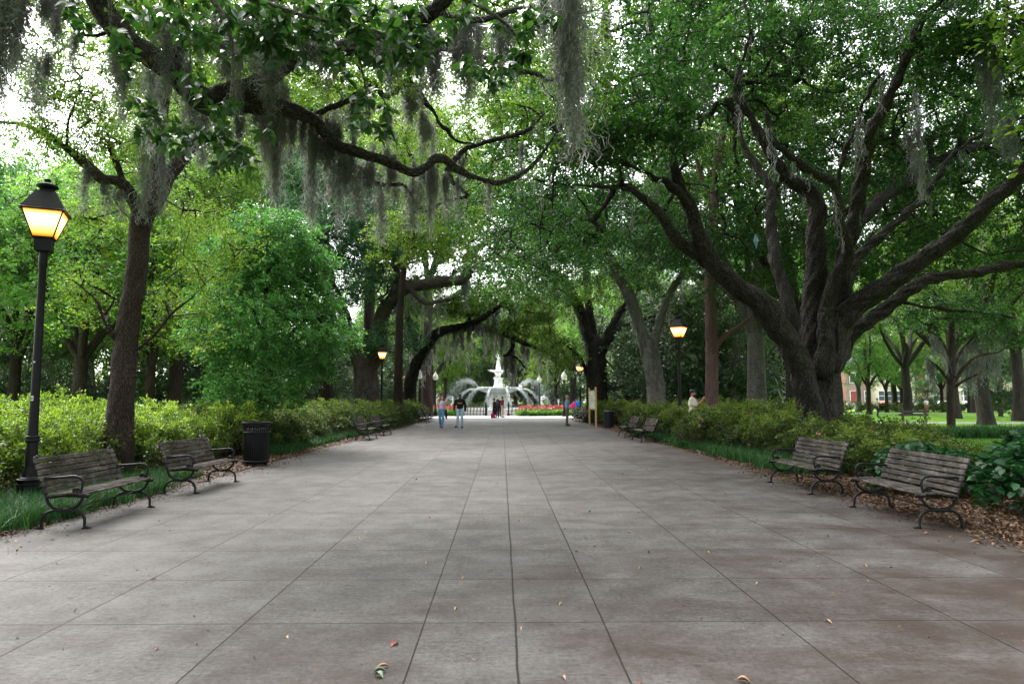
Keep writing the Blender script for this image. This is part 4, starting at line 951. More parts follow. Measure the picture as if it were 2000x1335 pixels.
# ------------------------------------------------------------------ background trees from shared prototypes
if WITH['bg']:
    PR = {}
    PR['oakA'] = proto_tree('oak_tree', 4.5, .42, (0, 0, 9.5), (6.2, 6.2, 5.4), 430, 'oak_mid', 'bark_oak', dict(R=.85, sprays=7, per=12, size=.165, width=.26), limbs=6, seed=1, moss=30, moss_len=2.4, gap=.22)
    PR['freshA'] = proto_tree('leafy_tree', 3.5, .32, (0, 0, 7.8), (4.6, 4.6, 5.2), 400, 'fresh', 'bark_brown', dict(R=.75, sprays=7, per=12, size=.15, width=.26), limbs=5, seed=2, gap=.18, low=-.8)
    PR['limeA'] = proto_tree('leafy_tree', 3.2, .25, (0, 0, 7.2), (4.2, 4.2, 4.8), 420, 'lime', 'bark_brown', dict(R=.7, sprays=7, per=11, size=.14, width=.26), limbs=5, seed=3, gap=.28, low=-.85, inner=.3)
    PR['blueA'] = proto_tree('oak_tree', 4.0, .45, (0, 0, 8.8), (6.0, 5.6, 5.0), 430, 'blue', 'bark_grey', dict(R=.85, sprays=7, per=12, size=.165, width=.26), limbs=6, seed=4, moss=24, moss_len=2.2, gap=.2)
    PR['darkA'] = proto_tree('oak_tree', 4.6, .42, (0, 0, 9.2), (6.8, 6.4, 5.0), 430, 'oak_mid', 'bark_oak', dict(R=.9, sprays=7, per=12, size=.165, width=.26), limbs=7, seed=5, moss=40, moss_len=2.0, gap=.2)
    PR['magA'] = proto_tree('magnolia_tree', 2.0, .25, (0, 0, 4.6), (3.6, 3.6, 4.2), 380, 'grey_green', 'bark_grey', dict(R=.6, sprays=6, per=11, size=.19, width=.28), limbs=5, seed=6, gap=.15, low=-.95)
    PR['tallA'] = proto_tree('oak_tree', 8.5, .38, (0, 0, 14.5), (5.4, 5.4, 5.6), 460, 'oak_mid', 'bark_brown', dict(R=.85, sprays=7, per=12, size=.165, width=.26), limbs=5, seed=7, gap=.25)
    LAB = {'oakA': 'mid green mossy oak', 'freshA': 'bright green leafy tree', 'limeA': 'yellow green leafy tree', 'blueA': 'cool green mossy oak', 'darkA': 'dark spreading oak', 'magA': 'dark low magnolia', 'tallA': 'tall bare-stemmed oak'}
    spots = []
    # (kind, px of trunk, Y, scale)
    left = [('blueA', -140, 30, .95), ('freshA', 40, 33, .9), ('freshA', 165, 29, .95), ('limeA', 300, 31, 1.0), ('freshA', -40, 44, 1.15), ('oakA', 120, 50, 1.1), ('freshA', 235, 44, 1.2), ('freshA', 20, 62, 1.25),
            ('freshA', 350, 40, 1.15), ('blueA', 400, 52, 1.2), ('magA', 610, 58, .9), ('magA', 660, 64, 1.0), ('freshA', 470, 60, 1.3), ('oakA', 180, 75, 1.4), ('blueA', 90, 84, 1.4),
            ('freshA', 550, 82, 1.4), ('blueA', 720, 88, 1.3), ('tallA', 347, 36, .9), ('magA', 60, 40, .8), ('magA', -60, 34, .8), ('oakA', -150, 50, 1.2), ('magA', 200, 36, .75), ('magA', 430, 44, .9), ('darkA', 100, 62, 1.0), ('magA', 320, 48, .9), ('tallA', 430, 52, 1.35), ('tallA', 530, 58, 1.5), ('tallA', 640, 54, 1.4), ('tallA', 720, 62, 1.5), ('tallA', 255, 60, 1.2), ('tallA', 835, 66, 1.35)]
    mid = [('oakA', 800, 84, 1.1), ('magA', 760, 74, .9), ('magA', 720, 70, .9), ('darkA', 845, 92, 1.0), ('freshA', 900, 108, 1.3), ('blueA', 960, 112, 1.4), ('limeA', 1010, 104, 1.2), ('freshA', 1050, 112, 1.4), ('tallA', 1075, 94, .8), ('limeA', 870, 100, 1.2), ('oakA', 930, 128, 1.5), ('blueA', 1000, 130, 1.5), ('oakA', 1080, 126, 1.4),
           ('magA', 1105, 92, 1.0), ('oakA', 1120, 82, 1.1), ('freshA', 820, 122, 1.5), ('blueA', 1160, 100, 1.4), ('freshA', 760, 112, 1.5), ('darkA', 1045, 100, .8), ('limeA', 1085, 84, 1.0), ('blueA', 905, 116, 1.0), ('limeA', 960, 122, 1.0), ('magA', 1035, 106, .9), ('magA', 925, 104, .9), ('magA', 880, 110, .9)]
    right = [('magA', 1225, 52, 1.05), ('magA', 1250, 60, 1.1), ('magA', 1330, 44, 1.1), ('magA', 1370, 50, 1.15), ('magA', 1430, 42, 1.1), ('magA', 1465, 50, 1.1), ('freshA', 1210, 70, 1.3), ('blueA', 1350, 84, 1.5), ('oakA', 1500, 72, 1.3), ('freshA', 1540, 46, 1.0), ('blueA', 1530, 60, 1.1),
             ('freshA', 1700, 76, .9), ('darkA', 1775, 70, 1.05), ('darkA', 1868, 59, 1.15), ('oakA', 1910, 82, 1.0), ('darkA', 1998, 52, 1.1), ('oakA', 2080, 62, 1.2), ('darkA', 2140, 42, 1.1), ('oakA', 1640, 88, 1.3), ('freshA', 1580, 90, 1.4),
             ('oakA', 1750, 96, 1.0), ('magA', 1960, 66, .8), ('darkA', 1930, 44, 1.05), ('oakA', 1560, 34, 1.2), ('blueA', 1480, 36, 1.15), ('oakA', 1270, 100, 1.5), ('darkA', 2230, 30, 1.2), ('magA', 1500, 56, 1.0), ('magA', 1400, 58, 1.1), ('freshA', 1735, 88, .8), ('freshA', 1765, 94, .85), ('magA', 1815, 96, .6), ('freshA', 1845, 90, .8), ('freshA', 1900, 86, .85), ('freshA', 1960, 84, .9), ('magA', 1925, 90, .7), ('blueA', 1680, 92, .8)]
    used = set()
    rg = np.random.default_rng(9)
    for reg, lst in (('beyond the left hedge', left), ('in the woods behind the fountain', mid), ('beyond the right hedge and lawn', right)):
        for k, px, Y, sc in lst:
            x = (px - 980) * Y / F
            label = LAB[k] + ' standing ' + reg; grp = LAB[k] + 's ' + reg
            sz = sc * rg.uniform(.94, 1.06)
            if k not in used:
                r = PR[k]; used.add(k); r.location = (x, Y, 0); r.rotation_euler = (0, 0, rg.random() * 6); r.scale = (sz, sz, sz * rg.uniform(.95, 1.1))
                tag(r, label, 'tree', grp)
            else:
                dup(PR[k], (x, Y, 0), rg.random() * 6, (sz, sz, sz * rg.uniform(.95, 1.1)), label, grp)
                o = COL.objects[-1]
    for o in list(SC.objects):
        if o.type == 'EMPTY' and o.get('label') and 'category' not in o: o['category'] = 'tree'
    # unseen oaks added beside and behind the viewpoint: their crowns shade the near slabs
    for k, x, y, sc in [('darkA', 12.5, 2, 1.05), ('darkA', 10.5, -9, 1.1), ('oakA', -13, -7, 1.0), ('darkA', 17, 11, 1.0), ('oakA', -15.5, 6, .9), ('oakA', 8.5, -3.5, 1.6), ('darkA', -8.5, -5, 1.55), ('blueA', 9, -16, 1.5), ('oakA', -9, -17, 1.5)]:
        r = dup(PR[k], (x, y, 0), rg.random() * 6, sc, LAB[k] + ' added unseen for shade beside the near end of the walk', 'unseen shade oaks beside the near end of the walk')
    # bare silvery shrub
    RNG = np.random.default_rng(88)
    s = Skel(); b = np.array([(1535 - 980) * 42 / F, 42, 0]); s.limb([b, b + [0, 0, .8], b + [-.2, 0, 1.6]], [.12, .09, .06])
    C = shell_points(b + [-.4, 0, 2.4], (2.2, 1.6, 1.7), 130, seed=4, low=-.4, gap=.1); s.connect(C, k=4)
    tag(link('bare_shrub', s.tubes(r0=.012, pw=.4).mesh('bare_shrub', plain('silvery twigs', (.45, .43, .42), .9))), 'leafless silvery shrub left of the great oak trunk', 'shrub')
# ------------------------------------------------------------------ azalea hedges
def shrub_proto(name, mat, seed, r=(1.15, 1.15), h=1.25, n=210, size=.05, per=11, sprays=7, R=.2, flowers=0):
    global RNG; RNG = np.random.default_rng(seed)
    root = empty(name)
    rg = np.random.default_rng(seed)
    a = rg.random(n) * 2 * PI; q = rg.random(n) ** .45; u = rg.random(n)
    lump = 1 + .18 * np.sin(a * 3 + seed) + .12 * np.sin(a * 7 + seed * 2)
    top = h * np.sqrt(np.clip(1 - (q * .92) ** 2.6, .05, 1)) * (1 + .17 * np.sin(a * 4 + q * 5 + seed) + .08 * np.sin(a * 9 - q * 9))
    z = np.where(u < .55, top * rg.uniform(.9, 1.04, n), top * rg.uniform(.25, .95, n))
    q2 = np.where(u < .55, q, np.maximum(q, .75))
    C = np.column_stack([np.cos(a) * q2 * r[0] * lump, np.sin(a) * q2 * r[1] * lump, np.maximum(z, .12)])
    s = Skel()
    for i in range(9):
        t = i * 2 * PI / 9 + rg.random(); e = np.array([math.cos(t) * r[0] * .6, math.sin(t) * r[1] * .6, h * .62])
        s.limb([np.array([math.cos(t) * .1, math.sin(t) * .1, -.05]), e * .5 + [0, 0, .05], e], [.016, .012, .008], 3)
    s.connect(C[::3], k=3)
    link('stems', s.tubes(bs=5, r0=.003, pw=.4, sides=4).mesh('stems', M['bark_brown']), root)
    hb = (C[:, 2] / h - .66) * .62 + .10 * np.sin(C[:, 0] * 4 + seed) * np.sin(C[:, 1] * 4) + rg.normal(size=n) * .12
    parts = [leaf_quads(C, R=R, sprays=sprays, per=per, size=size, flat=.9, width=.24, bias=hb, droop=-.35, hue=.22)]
    leaf_obj('foliage', parts, mat, root)
    if flowers:
        J = rg.choice(n, flowers); pos = np.repeat(C[J], 5, 0) + rg.normal(size=(flowers * 5, 3)) * .05 + [0, 0, .06]
        V, Q, T = leaf_quads(pos, R=.02, sprays=2, per=3, size=.045, flat=1, width=.4)
        link('blossom', fast_mesh('blossom', V, Q, M['pink_flower'], {'tint': T}), root)
    return root
M['pink_flower'] = leaf_mat('pink azalea blossom', [(.45, .12, .2), (.7, .3, .4), (.8, .5, .55)], .3)

if WITH['shrubs']:
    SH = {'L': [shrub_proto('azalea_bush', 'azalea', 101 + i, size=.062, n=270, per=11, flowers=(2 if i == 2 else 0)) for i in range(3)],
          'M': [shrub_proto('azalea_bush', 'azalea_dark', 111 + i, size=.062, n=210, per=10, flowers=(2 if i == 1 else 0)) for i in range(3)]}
    used = set()
    def put(kind, i, x, y, sc, h, label, group):
        p = SH[kind][i]; rz = random.random() * 6
        if p.name in used:
            dup(p, (x, y, 0), rz, (sc, sc, h), label, group)['category'] = 'bush'
        else:
            used.add(p.name); p.location = (x, y, 0); p.rotation_euler = (0, 0, rz); p.scale = (sc, sc, h); tag(p, label, 'bush', group)
    rg = np.random.default_rng(31); n = 0
    # left: bright hedge beside the front benches, olive further on
    for row, (dx, hs_) in enumerate([(0, 1.0), (1.7, 1.12), (3.4, 1.15)]):
        y = 6.2 + row * .7
        while y < 58:
            far = y > 20.5
            if not far: x = -8.45 + max(0, min(1, (y - 12) / 3)) * .5 - dx + rg.normal() * .12; hh = (.98 + .07 * row) * rg.uniform(.84, 1.10) * (.86 if 14 < y < 17.5 and row == 0 else 1)
            else: x = -7.75 - dx + rg.normal() * .15; hh = .95 * rg.uniform(.82, 1.12)
            if abs(y - 17) < 1.5 and row == 0: x -= .6
            if y > 34: x += .45
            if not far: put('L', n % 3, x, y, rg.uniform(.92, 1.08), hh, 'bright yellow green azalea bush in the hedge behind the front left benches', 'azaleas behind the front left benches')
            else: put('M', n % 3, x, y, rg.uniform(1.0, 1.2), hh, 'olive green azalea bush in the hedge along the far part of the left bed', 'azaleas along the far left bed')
            n += 1; y += rg.uniform(1.35, 1.7) if not far else rg.uniform(1.6, 2.0)
    # right: lower and darker, set back behind the benches
    for row, dx in enumerate([0, 1.7, 3.3]):
        y = [13.8, 17.0, 20.5][row]
        while y < 56:
            near = y < 21
            x = (8.3 - max(0, y - 14) * .06 if near else 7.5) + dx + rg.normal() * .15
            hh = ((.68 if y < 16 else .80) if near else .94) * rg.uniform(.86, 1.12)
            if row == 2 and y > 21: hh *= 1.05
            if near and row == 2: hh *= .82
            if not (abs(y - 38.5) < 1.5 and row == 0):
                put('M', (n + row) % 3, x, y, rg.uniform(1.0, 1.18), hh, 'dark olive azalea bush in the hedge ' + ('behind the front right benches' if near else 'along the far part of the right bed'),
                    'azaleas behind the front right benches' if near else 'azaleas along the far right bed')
            n += 1; y += rg.uniform(1.5, 1.9)
    # broad-leaved shrubs at the right edge
    def broad_proto(seed, r, h, n, size):
        global RNG; RNG = np.random.default_rng(seed); root = empty('broadleaf_bush'); rg_ = np.random.default_rng(seed)
        a = rg_.random(n) * 2 * PI; q = rg_.random(n) ** .5
        C = np.column_stack([np.cos(a) * q * r, np.sin(a) * q * r, h * np.sqrt(1 - .8 * q ** 2) * np.where(rg_.random(n) < .5, rg_.uniform(.85, 1.05, n), rg_.uniform(.15, .9, n))])
        s = Skel()
        for i in range(7):
            t = i * .9 + rg_.random(); s.limb([np.zeros(3), np.array([math.cos(t) * r * .3, math.sin(t) * r * .3, h * .4]), np.array([math.cos(t) * r * .6, math.sin(t) * r * .6, h * .7])], [.014, .011, .007], 3)
        s.connect(C[::2], k=3)
        link('stems', s.tubes(bs=5, r0=.003, pw=.4, sides=4).mesh('stems', M['bark_brown']), root)
        k = 7; ang = RNG.random((n, k)) * 2 * PI; d = unit(np.stack([np.cos(ang), np.sin(ang), RNG.uniform(-.6, .5, (n, k))], -1)).reshape(-1, 3)
        leaf_obj('foliage', [big_leaves(np.repeat(C, k, 0) + RNG.normal(size=(n * k, 3)) * .05, d, size, .30, fold=.1)], 'broad', root)
        return root
    b1 = broad_proto(201, .95, 1.0, 230, .15); b1.location = (7.85, 9.7, 0); tag(b1, 'large dark broad-leaved bush at the right edge behind the front bench', 'bush')
    b2 = broad_proto(202, .9, .8, 200, .14); b2.location = (7.35, 11.9, 0); tag(b2, 'low broad-leaved bush just behind the frontmost right bench back', 'bush')
    dup(b1, (8.9, 11.0, 0), 2.0, (1.0, 1.0, 1.05), 'dark broad-leaved bush behind the one at the right edge', None)
    dup(b2, (8.2, 13.2, 0), 1.0, .9, 'low broad-leaved bush between the azaleas and the lawn', None)
    dup(b1, (7.6, 8.4, 0), 4.0, (.9, .9, .8), 'broad-leaved bush cut by the right edge of the view', None)
    # clipped hedges across the lawn and beyond the left trees
    hedge = []
    RNG = np.random.default_rng(66); rg = np.random.default_rng(66)
    for x0, x1, ya, yb, hgt in [(33, 75, 92, 84, 1.2), (50, 98, 94, 82, .9)]:
        n = 600; t = rg.random(n); C = np.column_stack([x0 + (x1 - x0) * t, ya + (yb - ya) * t + rg.normal(size=n) * .5, rg.uniform(.15, hgt, n)]); hedge.append(C)
    for C, lab in zip(hedge, ['long dark hedge at the far side of the lawn', 'low yellowish hedge at the far right of the lawn']):
        o = leaf_obj('hedge', [leaf_quads(C, R=.35, sprays=6, per=9, size=.16, flat=.6)], 'azalea_dark' if 'dark' in lab else 'azalea'); tag(o, lab, 'hedge')

# ------------------------------------------------------------------ benches
def wood_material():
    t = NT('weathered slats'); o = t.n('TexCoord').outputs['Object']
    g = t.noise(t.mapping(o, (1.5, 30, 30)), 3, 6, .7, .5); pt = t.noise(o, 4, 5, .7)
    rn = t.n('ObjectInfo').outputs['Random']
    col = t.ramp(t.math('MULTIPLY_ADD', g, .55, t.math('MULTIPLY', pt, .45)), [(.38, (.013, .010, .009)), (.5, (.058, .048, .043)), (.62, (.17, .152, .14))])
    lich = t.math('GREATER_THAN', t.noise(o, 55, 3, .7), .64)
    col = t.mix(t.math('MULTIPLY', lich, .45), col, (.24, .24, .22))
    return t.done(t.bsdf(col, .85, .1, normal=t.n('Bump', {'Strength': .5, 'Distance': .004, 'Height': g}).outputs[0]))
M['slat'] = wood_material()
def arc(c, r, a0, a1, n=10):
    return [(c[0] + r[0] * math.cos(t), c[1] + r[1] * math.sin(t)) for t in np.linspace(math.radians(a0), math.radians(a1), n)]
def bench():
    """length along X, sitter looks towards -Y"""
    root = empty('park_bench')
    L = 1.83
    # seat and back slats
    mb = MB()
    for i, (y, z) in enumerate([(-.40, .425), (-.335, .437), (-.27, .440), (-.205, .436), (-.14, .428), (-.075, .418), (-.01, .41)]):
        mb.box((0, y, z), (L, .056, .028), bev=.006)
    mb.obj('seat', M['slat'], root)
    mb = MB()
    for i in range(6):
        t = i / 5; z = .475 + i * .073; y = .035 + .125 * t + .02 * t * t
        Mx = Matrix.Translation((0, y, z)) @ Matrix.Rotation(math.radians(-17), 4, 'X')
        mb.box((0, 0, 0), (L, .024, .062), Mx, bev=.005)
    mb.obj('backrest', M['slat'], root)
    for sx in (-1, 1):
        x = sx * (L / 2 - .075)
        def T(p2): return [(x, a, b) for a, b in p2]
        mb = MB(); fl = ((1, 0, 0), 1.15)
        # lower legs: two quarter arches up to the knot
        for s in (-1, 1):
            c = -.17
            leg = [(c + s * .30, .012), (c + s * .262, .02), (c + s * .262, .075), (c + s * .255, .13), (c + s * .225, .18), (c + s * .17, .215), (c + s * .10, .228), (c + s * .03, .222), (c, .222)]
            mb.tube(T(leg), [.024, .019, .018, .018, .018, .019, .020, .022, .022], 8, flat=fl)
            mb.box((x, c + s * .285, .010), (.05, .10, .018), bev=.004)
            # upper cup from the knot to the seat
            up = [(c, .235), (c + s * .06, .238), (c + s * .13, .26), (c + s * .185, .305), (c + s * .215, .36), (c + s * .225, .405)]
            mb.tube(T(up), [.022, .020, .018, .018, .018, .018], 8, flat=fl)
        # seat rail, back stile, scroll
        mb.tube(T([(-.44, .405), (-.40, .395), (-.30, .405), (-.15, .405), (0, .39), (.055, .41), (.075, .47), (.10, .56), (.14, .68), (.19, .82), (.20, .875), (.185, .90)]),
                [.026, .022, .018, .018, .018, .02, .021, .02, .018, .018, .02, .014], 8, flat=fl)
        mb.ball((x, -.45, .40), (.024, .026, .028))
        for yy, zz, r in [(.105, .52, .026), (.125, .60, .024), (.19, .80, .026), (.205, .87, .022)]: mb.ball((x, yy + .012, zz), (.02, r, r), n=8, m=6)
        mb.obj('end_frame', M['iron_bench'], root)
        mb = MB()
        mb.tube(T([(.115, .60), (.06, .625), (-.05, .628), (-.18, .636), (-.27, .645), (-.335, .635), (-.375, .60), (-.385, .55), (-.375, .49), (-.36, .44), (-.35, .415)]), [.017, .016, .017, .019, .020, .019, .017, .015, .014, .016, .018], 8, flat=((1, 0, 0), 1.3))
        mb.tube(T(arc((-.31, .462), (.038, .036), -60, 200, 12)), .013, 8, flat=fl)
        mb.ball((x, -.30, .462), (.02, .03, .03)); mb.ball((x, -.26, .44), (.018, .028, .022))
        mb.obj('armrest', M['iron_bench'], root)
    mb = MB(); mb.box((0, -.17, .228), (L - .15, .030, .012)); mb.obj('tie_bar', M['iron_bench'], root)
    return root
B0 = bench()
BL = [(-5.75, 9.57, 1, 'weathered slatted bench next to the tall left lamp post', 1.0), (-5.75, 12.76, 1, 'slatted bench between the left lamp and the ribbed litter bin', 1.0),
      (-5.75, 27.97, 1, 'nearer bench of the middle pair on the left, below the second left lamp', 1), (-5.75, 31.5, 1, 'farther bench of the middle pair on the left, below the second left lamp', 1),
      (-5.7, 48.0, 1, 'nearer bench of the far pair just left of the walking couple', 1), (-5.7, 51.2, 1, 'farther bench of the far pair just left of the walking couple', 1),
      (5.77, 9.43, -1, 'largest weathered bench at the right edge in front of the leaf litter', 1), (5.77, 12.5, -1, 'slatted bench on the right, second from the front, azaleas behind it', 1),
      (5.75, 26.5, -1, 'nearer bench of the middle pair on the right past the black barrel bin', 1), (5.75, 29.8, -1, 'farther bench of the middle pair on the right past the black barrel bin', 1),
      (5.95, 48.6, -1, 'nearer bench of the far pair behind the man in the blue shirt', 1), (5.95, 51.6, -1, 'farther bench of the far pair behind the man in the blue shirt', 1)]
for i, (x, y, s, lab, sc) in enumerate(BL):
    rz = PI / 2 if s > 0 else -PI / 2     # front (-Y local) turned towards the walk
    jit = [0.03, -.02, .02, -.03, 0, .03, -.03, .02, .01, -.02, 0, .02][i]
    if i == 0: r = B0; r.location = (x + .1, y, 0); r.rotation_euler = (0, 0, rz + jit); r['label'] = lab
    else: r = dup(B0, (x + .1 * s, y, 0), rz + jit, 1, lab)
    r['category'] = 'bench'; r['group'] = 'slatted benches along the walk'

# ------------------------------------------------------------------ lamps
def lamp_glass():
    t = NT('lit lamp glass'); z = t.n('SeparateXYZ', {0: t.n('TexCoord').outputs['Object']}).outputs[2]
    f = t.n('MapRange', {0: z, 1: 4.08, 2: 4.5}).outputs[0]
    col = t.ramp(f, [(0, (1.0, .16, .004)), (.14, (1.0, .34, .04)), (.4, (1.0, .56, .18)), (.78, (1.0, .60, .22)), (.95, (1.0, .24, .015))])
    st = t.ramp(f, [(0, (.25,) * 3), (.15, (.55,) * 3), (.45, (1,) * 3), (.8, (1,) * 3), (1, (.4,) * 3)])
    return t.done(t.n('Emission', {'Color': col, 'Strength': t.math('MULTIPLY', st, LAMP_E)}))
M['lamp_glass'] = lamp_glass()
M['orange_glass'] = glow('orange lamp glass', (1, .33, .05), LAMP_E * .6)
def lantern(name='lamp_post'):
    root = empty(name)
    mb = MB()
    mb.lathe([(.175, -.05), (.175, .30), (.165, .33), (.170, .36), (.150, .40), (.148, .43), (.120, .45), (.105, .52), (.082, .60)], 10, smooth=False)
    for z in (.335, .405): mb.lathe([(.178, z - .014), (.186, z), (.178, z + .014)], 20)
    mb.obj('base', M['iron'], root)
    mb = MB(); mb.lathe([(.083, .60), (.078, .80), (.074, .97)], 14, smooth=True, cap=False)
    mb.lathe([(.09, .96), (.098, .985), (.088, 1.0), (.09, 1.02), (.098, 1.04), (.085, 1.06)], 20)
    mb.lathe([(.068, 1.06), (.064, 1.5), (.056, 3.0), (.052, 3.62), (.062, 3.64), (.062, 3.80), (.056, 3.88)], 16, cap=False)
    mb.obj('pole', M['iron'], root)
    q = math.pi / 4
    def sq(s, z, n=4): return (s / math.sqrt(2) * 1.0, z)
    mb = MB()      # holder below the glass and the cage bars
    mb.lathe([(.12, 3.86), (.155, 3.885), (.165, 4.06), (.185, 4.07), (.185, 4.085), (.17, 4.09)], 4, smooth=False, rot=q)
    w0, w1, z0, z1 = .135, .265, 4.088, 4.49
    for i in range(4):
        a = q + i * PI / 2; c = math.sqrt(2)
        mb.tube([(w0 * c * math.cos(a), w0 * c * math.sin(a), z0), (w1 * c * math.cos(a), w1 * c * math.sin(a), z1)], .011, 6)
        a2 = q + (i + 1) * PI / 2
        mb.tube([(w1 * c * math.cos(a), w1 * c * math.sin(a), z1), (w1 * c * math.cos(a2), w1 * c * math.sin(a2), z1)], .013, 6)
        mb.tube([(w0 * c * math.cos(a), w0 * c * math.sin(a), z0), (w0 * c * math.cos(a2), w0 * c * math.sin(a2), z0)], .011, 6)
    mb.obj('lantern_frame', M['iron'], root)
    for i in range(4):
        a = q + i * PI / 2; a2 = a + PI / 2; c = math.sqrt(2) * .985
        V = [(w0 * c * math.cos(a), w0 * c * math.sin(a), z0), (w0 * c * math.cos(a2), w0 * c * math.sin(a2), z0), (w1 * c * math.cos(a2), w1 * c * math.sin(a2), z1), (w1 * c * math.cos(a), w1 * c * math.sin(a), z1)]
        mb = MB(); mb.add(V, [(0, 1, 2, 3)]); mb.obj('glass_pane', M['lamp_glass'], root)
    mb = MB()
    r2 = math.sqrt(2)
    mb.lathe([(.30 * r2, 4.485), (.305 * r2, 4.50), (.285 * r2, 4.51), (.135 * r2, 4.80), (.13 * r2, 4.815), (.085 * r2, 4.815), (.08 * r2, 4.87)], 4, smooth=False, rot=q)
    mb.obj('roof', M['iron'], root)
    mb = MB()
    mb.lathe([(.08, 4.85), (.125, 4.885), (.155, 4.90), (.145, 4.93), (.08, 4.955), (.05, 4.965)], 16)
    mb.lathe([(.055, 4.95), (.052, 5.0), (.06, 5.005), (.06, 5.02)], 4, smooth=False, rot=q)
    mb.obj('finial', M['iron'], root)
    return root
L0 = lantern()
LL = [(G(56, 989)[0], G(56, 989)[1], .42, 'tallest black lamp post with lit lantern beside the front left bench', 1.03),
      (-7.35, 42, .2, 'lit lantern post in front of the old gnarled oak on the left', 1.0),
      (7.1, 27.2, .95, 'lit lantern post on the right beside the man in the cap', 1.0),
      (6.95, 60.5, .6, 'lit lantern post on the right between the fountain and the notice board', 1.0),
      (11.6, 85, .3, 'small lit lantern post glimpsed against the dark twin-stemmed oak', 1.0),
      (-27.2, 108, .3, 'small lit lantern post far off below the round tree', 1.0),
      (22.5, 133, .2, 'tiny lit lantern far off right of the twin-stemmed oak', 1.0),
      (-36, 150, .5, 'tiny lit lantern far off between the left trees above the hedge', .8),
      (-6.4, 132, .2, 'tiny lit lantern behind the left side of the fountain spray', .8),
      (-4.9, 118, .5, 'small lit lantern low behind the left side of the fountain', .75), (6.8, 128, .2, 'tiny orange lantern behind the right side of the fountain spray', .8),
      (37, 150, .2, 'tiny orange lantern behind the grey trunk', 1.0), (72, 140, .5, 'tiny orange lantern at the far right beyond the lawn', 1.0), (-12, 83, .5, 'lit lantern half hidden behind the straight trunk of the left oaks', 1.0)]
for i, (x, y, rz, lab, sc) in enumerate(LL):
    if i == 0: r = L0; r.location = (x, y, 0); r.rotation_euler = (0, 0, rz); r['label'] = lab
    else: r = dup(L0, (x, y, 0), rz, sc, lab)
    r['category'] = 'street lamp'; r['group'] = 'lantern lamp posts'
# stickers on the nearest post
for z, w_, h_, c in [(2.17, .035, .022, (.6, .6, .58)), (1.62, .042, .075, (.55, .62, .66))]:
    mb = MB(); n = 6; R_ = .0645 if z < 2 else .0625; a0 = -PI / 2 - .42 - .05; aw = w_ / R_
    V = []; 
    for zz in (z - h_ / 2, z + h_ / 2):
        for i in range(n): a = a0 + aw * (i / (n - 1) - .5); V.append((R_ * math.cos(a), R_ * math.sin(a), zz))
    mb.add(V, [(i, i + 1, n + i + 1, n + i) for i in range(n - 1)]); mb.obj('sticker', plain('sticker %.1f' % z, c, .5), L0)
    if z < 2:
        mb = MB(); R2 = R_ + .001; V = []
        for zz in (z - .02, z + .012):
            for i in range(n): a = a0 + aw * .5 * (i / (n - 1) - .5); V.append((R2 * math.cos(a), R2 * math.sin(a), zz))
        mb.add(V, [(i, i + 1, n + i + 1, n + i) for i in range(n - 1)]); mb.obj('sticker', plain('sticker print', (.45, .06, .05), .5), L0)
for (x, y, lo) in [(P(83.5, 0, 10.4)[0], 0, 0)]: pass

def globe_lamp():
    root = empty('globe_lamp')
    mb = MB(); mb.lathe([(.2, 0), (.2, .3), (.12, .5), (.08, .7), (.065, 1.0), (.055, 3.3), (.10, 3.4), (.14, 3.5)], 14); mb.obj('pole', M['iron'], root)
    mb = MB(); mb.lathe([(.14, 3.5), (.24, 3.62), (.27, 3.8), (.22, 4.0), (.10, 4.15), (.05, 4.2)], 16); mb.obj('globe', M['globe'], root)
    mb = MB(); mb.lathe([(.09, 4.16), (.11, 4.19), (.04, 4.24), (.02, 4.36)], 12); mb.obj('finial', M['white'], root)
    return root
M['globe'] = plain('pale glass globe', (.75, .74, .66), .3, .5, 0, .03)
g0 = globe_lamp()
for i, (px, Y, lab) in enumerate([(820.5, 63, 'unlit pale globe lamp on a dark post nearest the left oaks'), (851, 67, 'unlit pale globe lamp just left of the woman with loose hair'), (1101.5, 66, 'unlit pale globe lamp right of the fountain by the man in the blue shirt'), (1053.5, 78, 'pale globe lamp seen through the right-hand fountain spray')]):
    x = (px - 980) * Y / F
    if i == 0: r = g0; r.location = (x, Y, 0); r['label'] = lab
    else: r = dup(g0, (x, Y, 0), 0, 1, lab)
    r['category'] = 'globe lamp'; r['group'] = 'globe lamps round the fountain'

# ------------------------------------------------------------------ bins, board, bag
def ribbed_bin():
    root = empty('litter_bin', (-6.02, 17.0, 0), .3, 'black ribbed metal litter bin with flared rim on the left', 'litter bin')
    n = 36; mb = MB()
    for i in range(n):
        a = 2 * PI * i / n; c, s = math.cos(a), math.sin(a)
        pts = [(r * c, r * s, z) for r, z in [(.275, .06), (.285, .10), (.29, .5), (.29, .80), (.30, .90), (.33, .98), (.352, 1.03)]]
        mb.tube(pts, .0115, 5, flat=((-s, c, 0), 1.7))
    mb.obj('slats', M['iron'], root)
    for z, r, h in [(1.035, .352, .02), (.80, .298, .025), (.10, .296, .03)]:
        mb = MB(); mb.lathe([(r - .012, z - h), (r + .012, z - h), (r + .014, z), (r + .012, z + h), (r - .012, z + h), (r - .012, z - h)], 36, cap=False); mb.obj('rim' if z > 1 else 'band', M['iron'], root)
    mb = MB(); mb.lathe([(.26, .07), (.262, .9), (.25, .9), (.248, .1)], 28); mb.obj('liner', plain('grey black liner', (.02, .02, .021), .6), root)
    mb = MB()
    for a in (0, 2.1, 4.2): MB().box((.22 * math.cos(a), .22 * math.sin(a), .03), (.08, .08, .07)).obj('foot', M['iron'], root)
ribbed_bin()
root = empty('litter_bin', (6.05, 38.8, 0), 0, 'plain black barrel bin right of the notice board', 'litter bin')
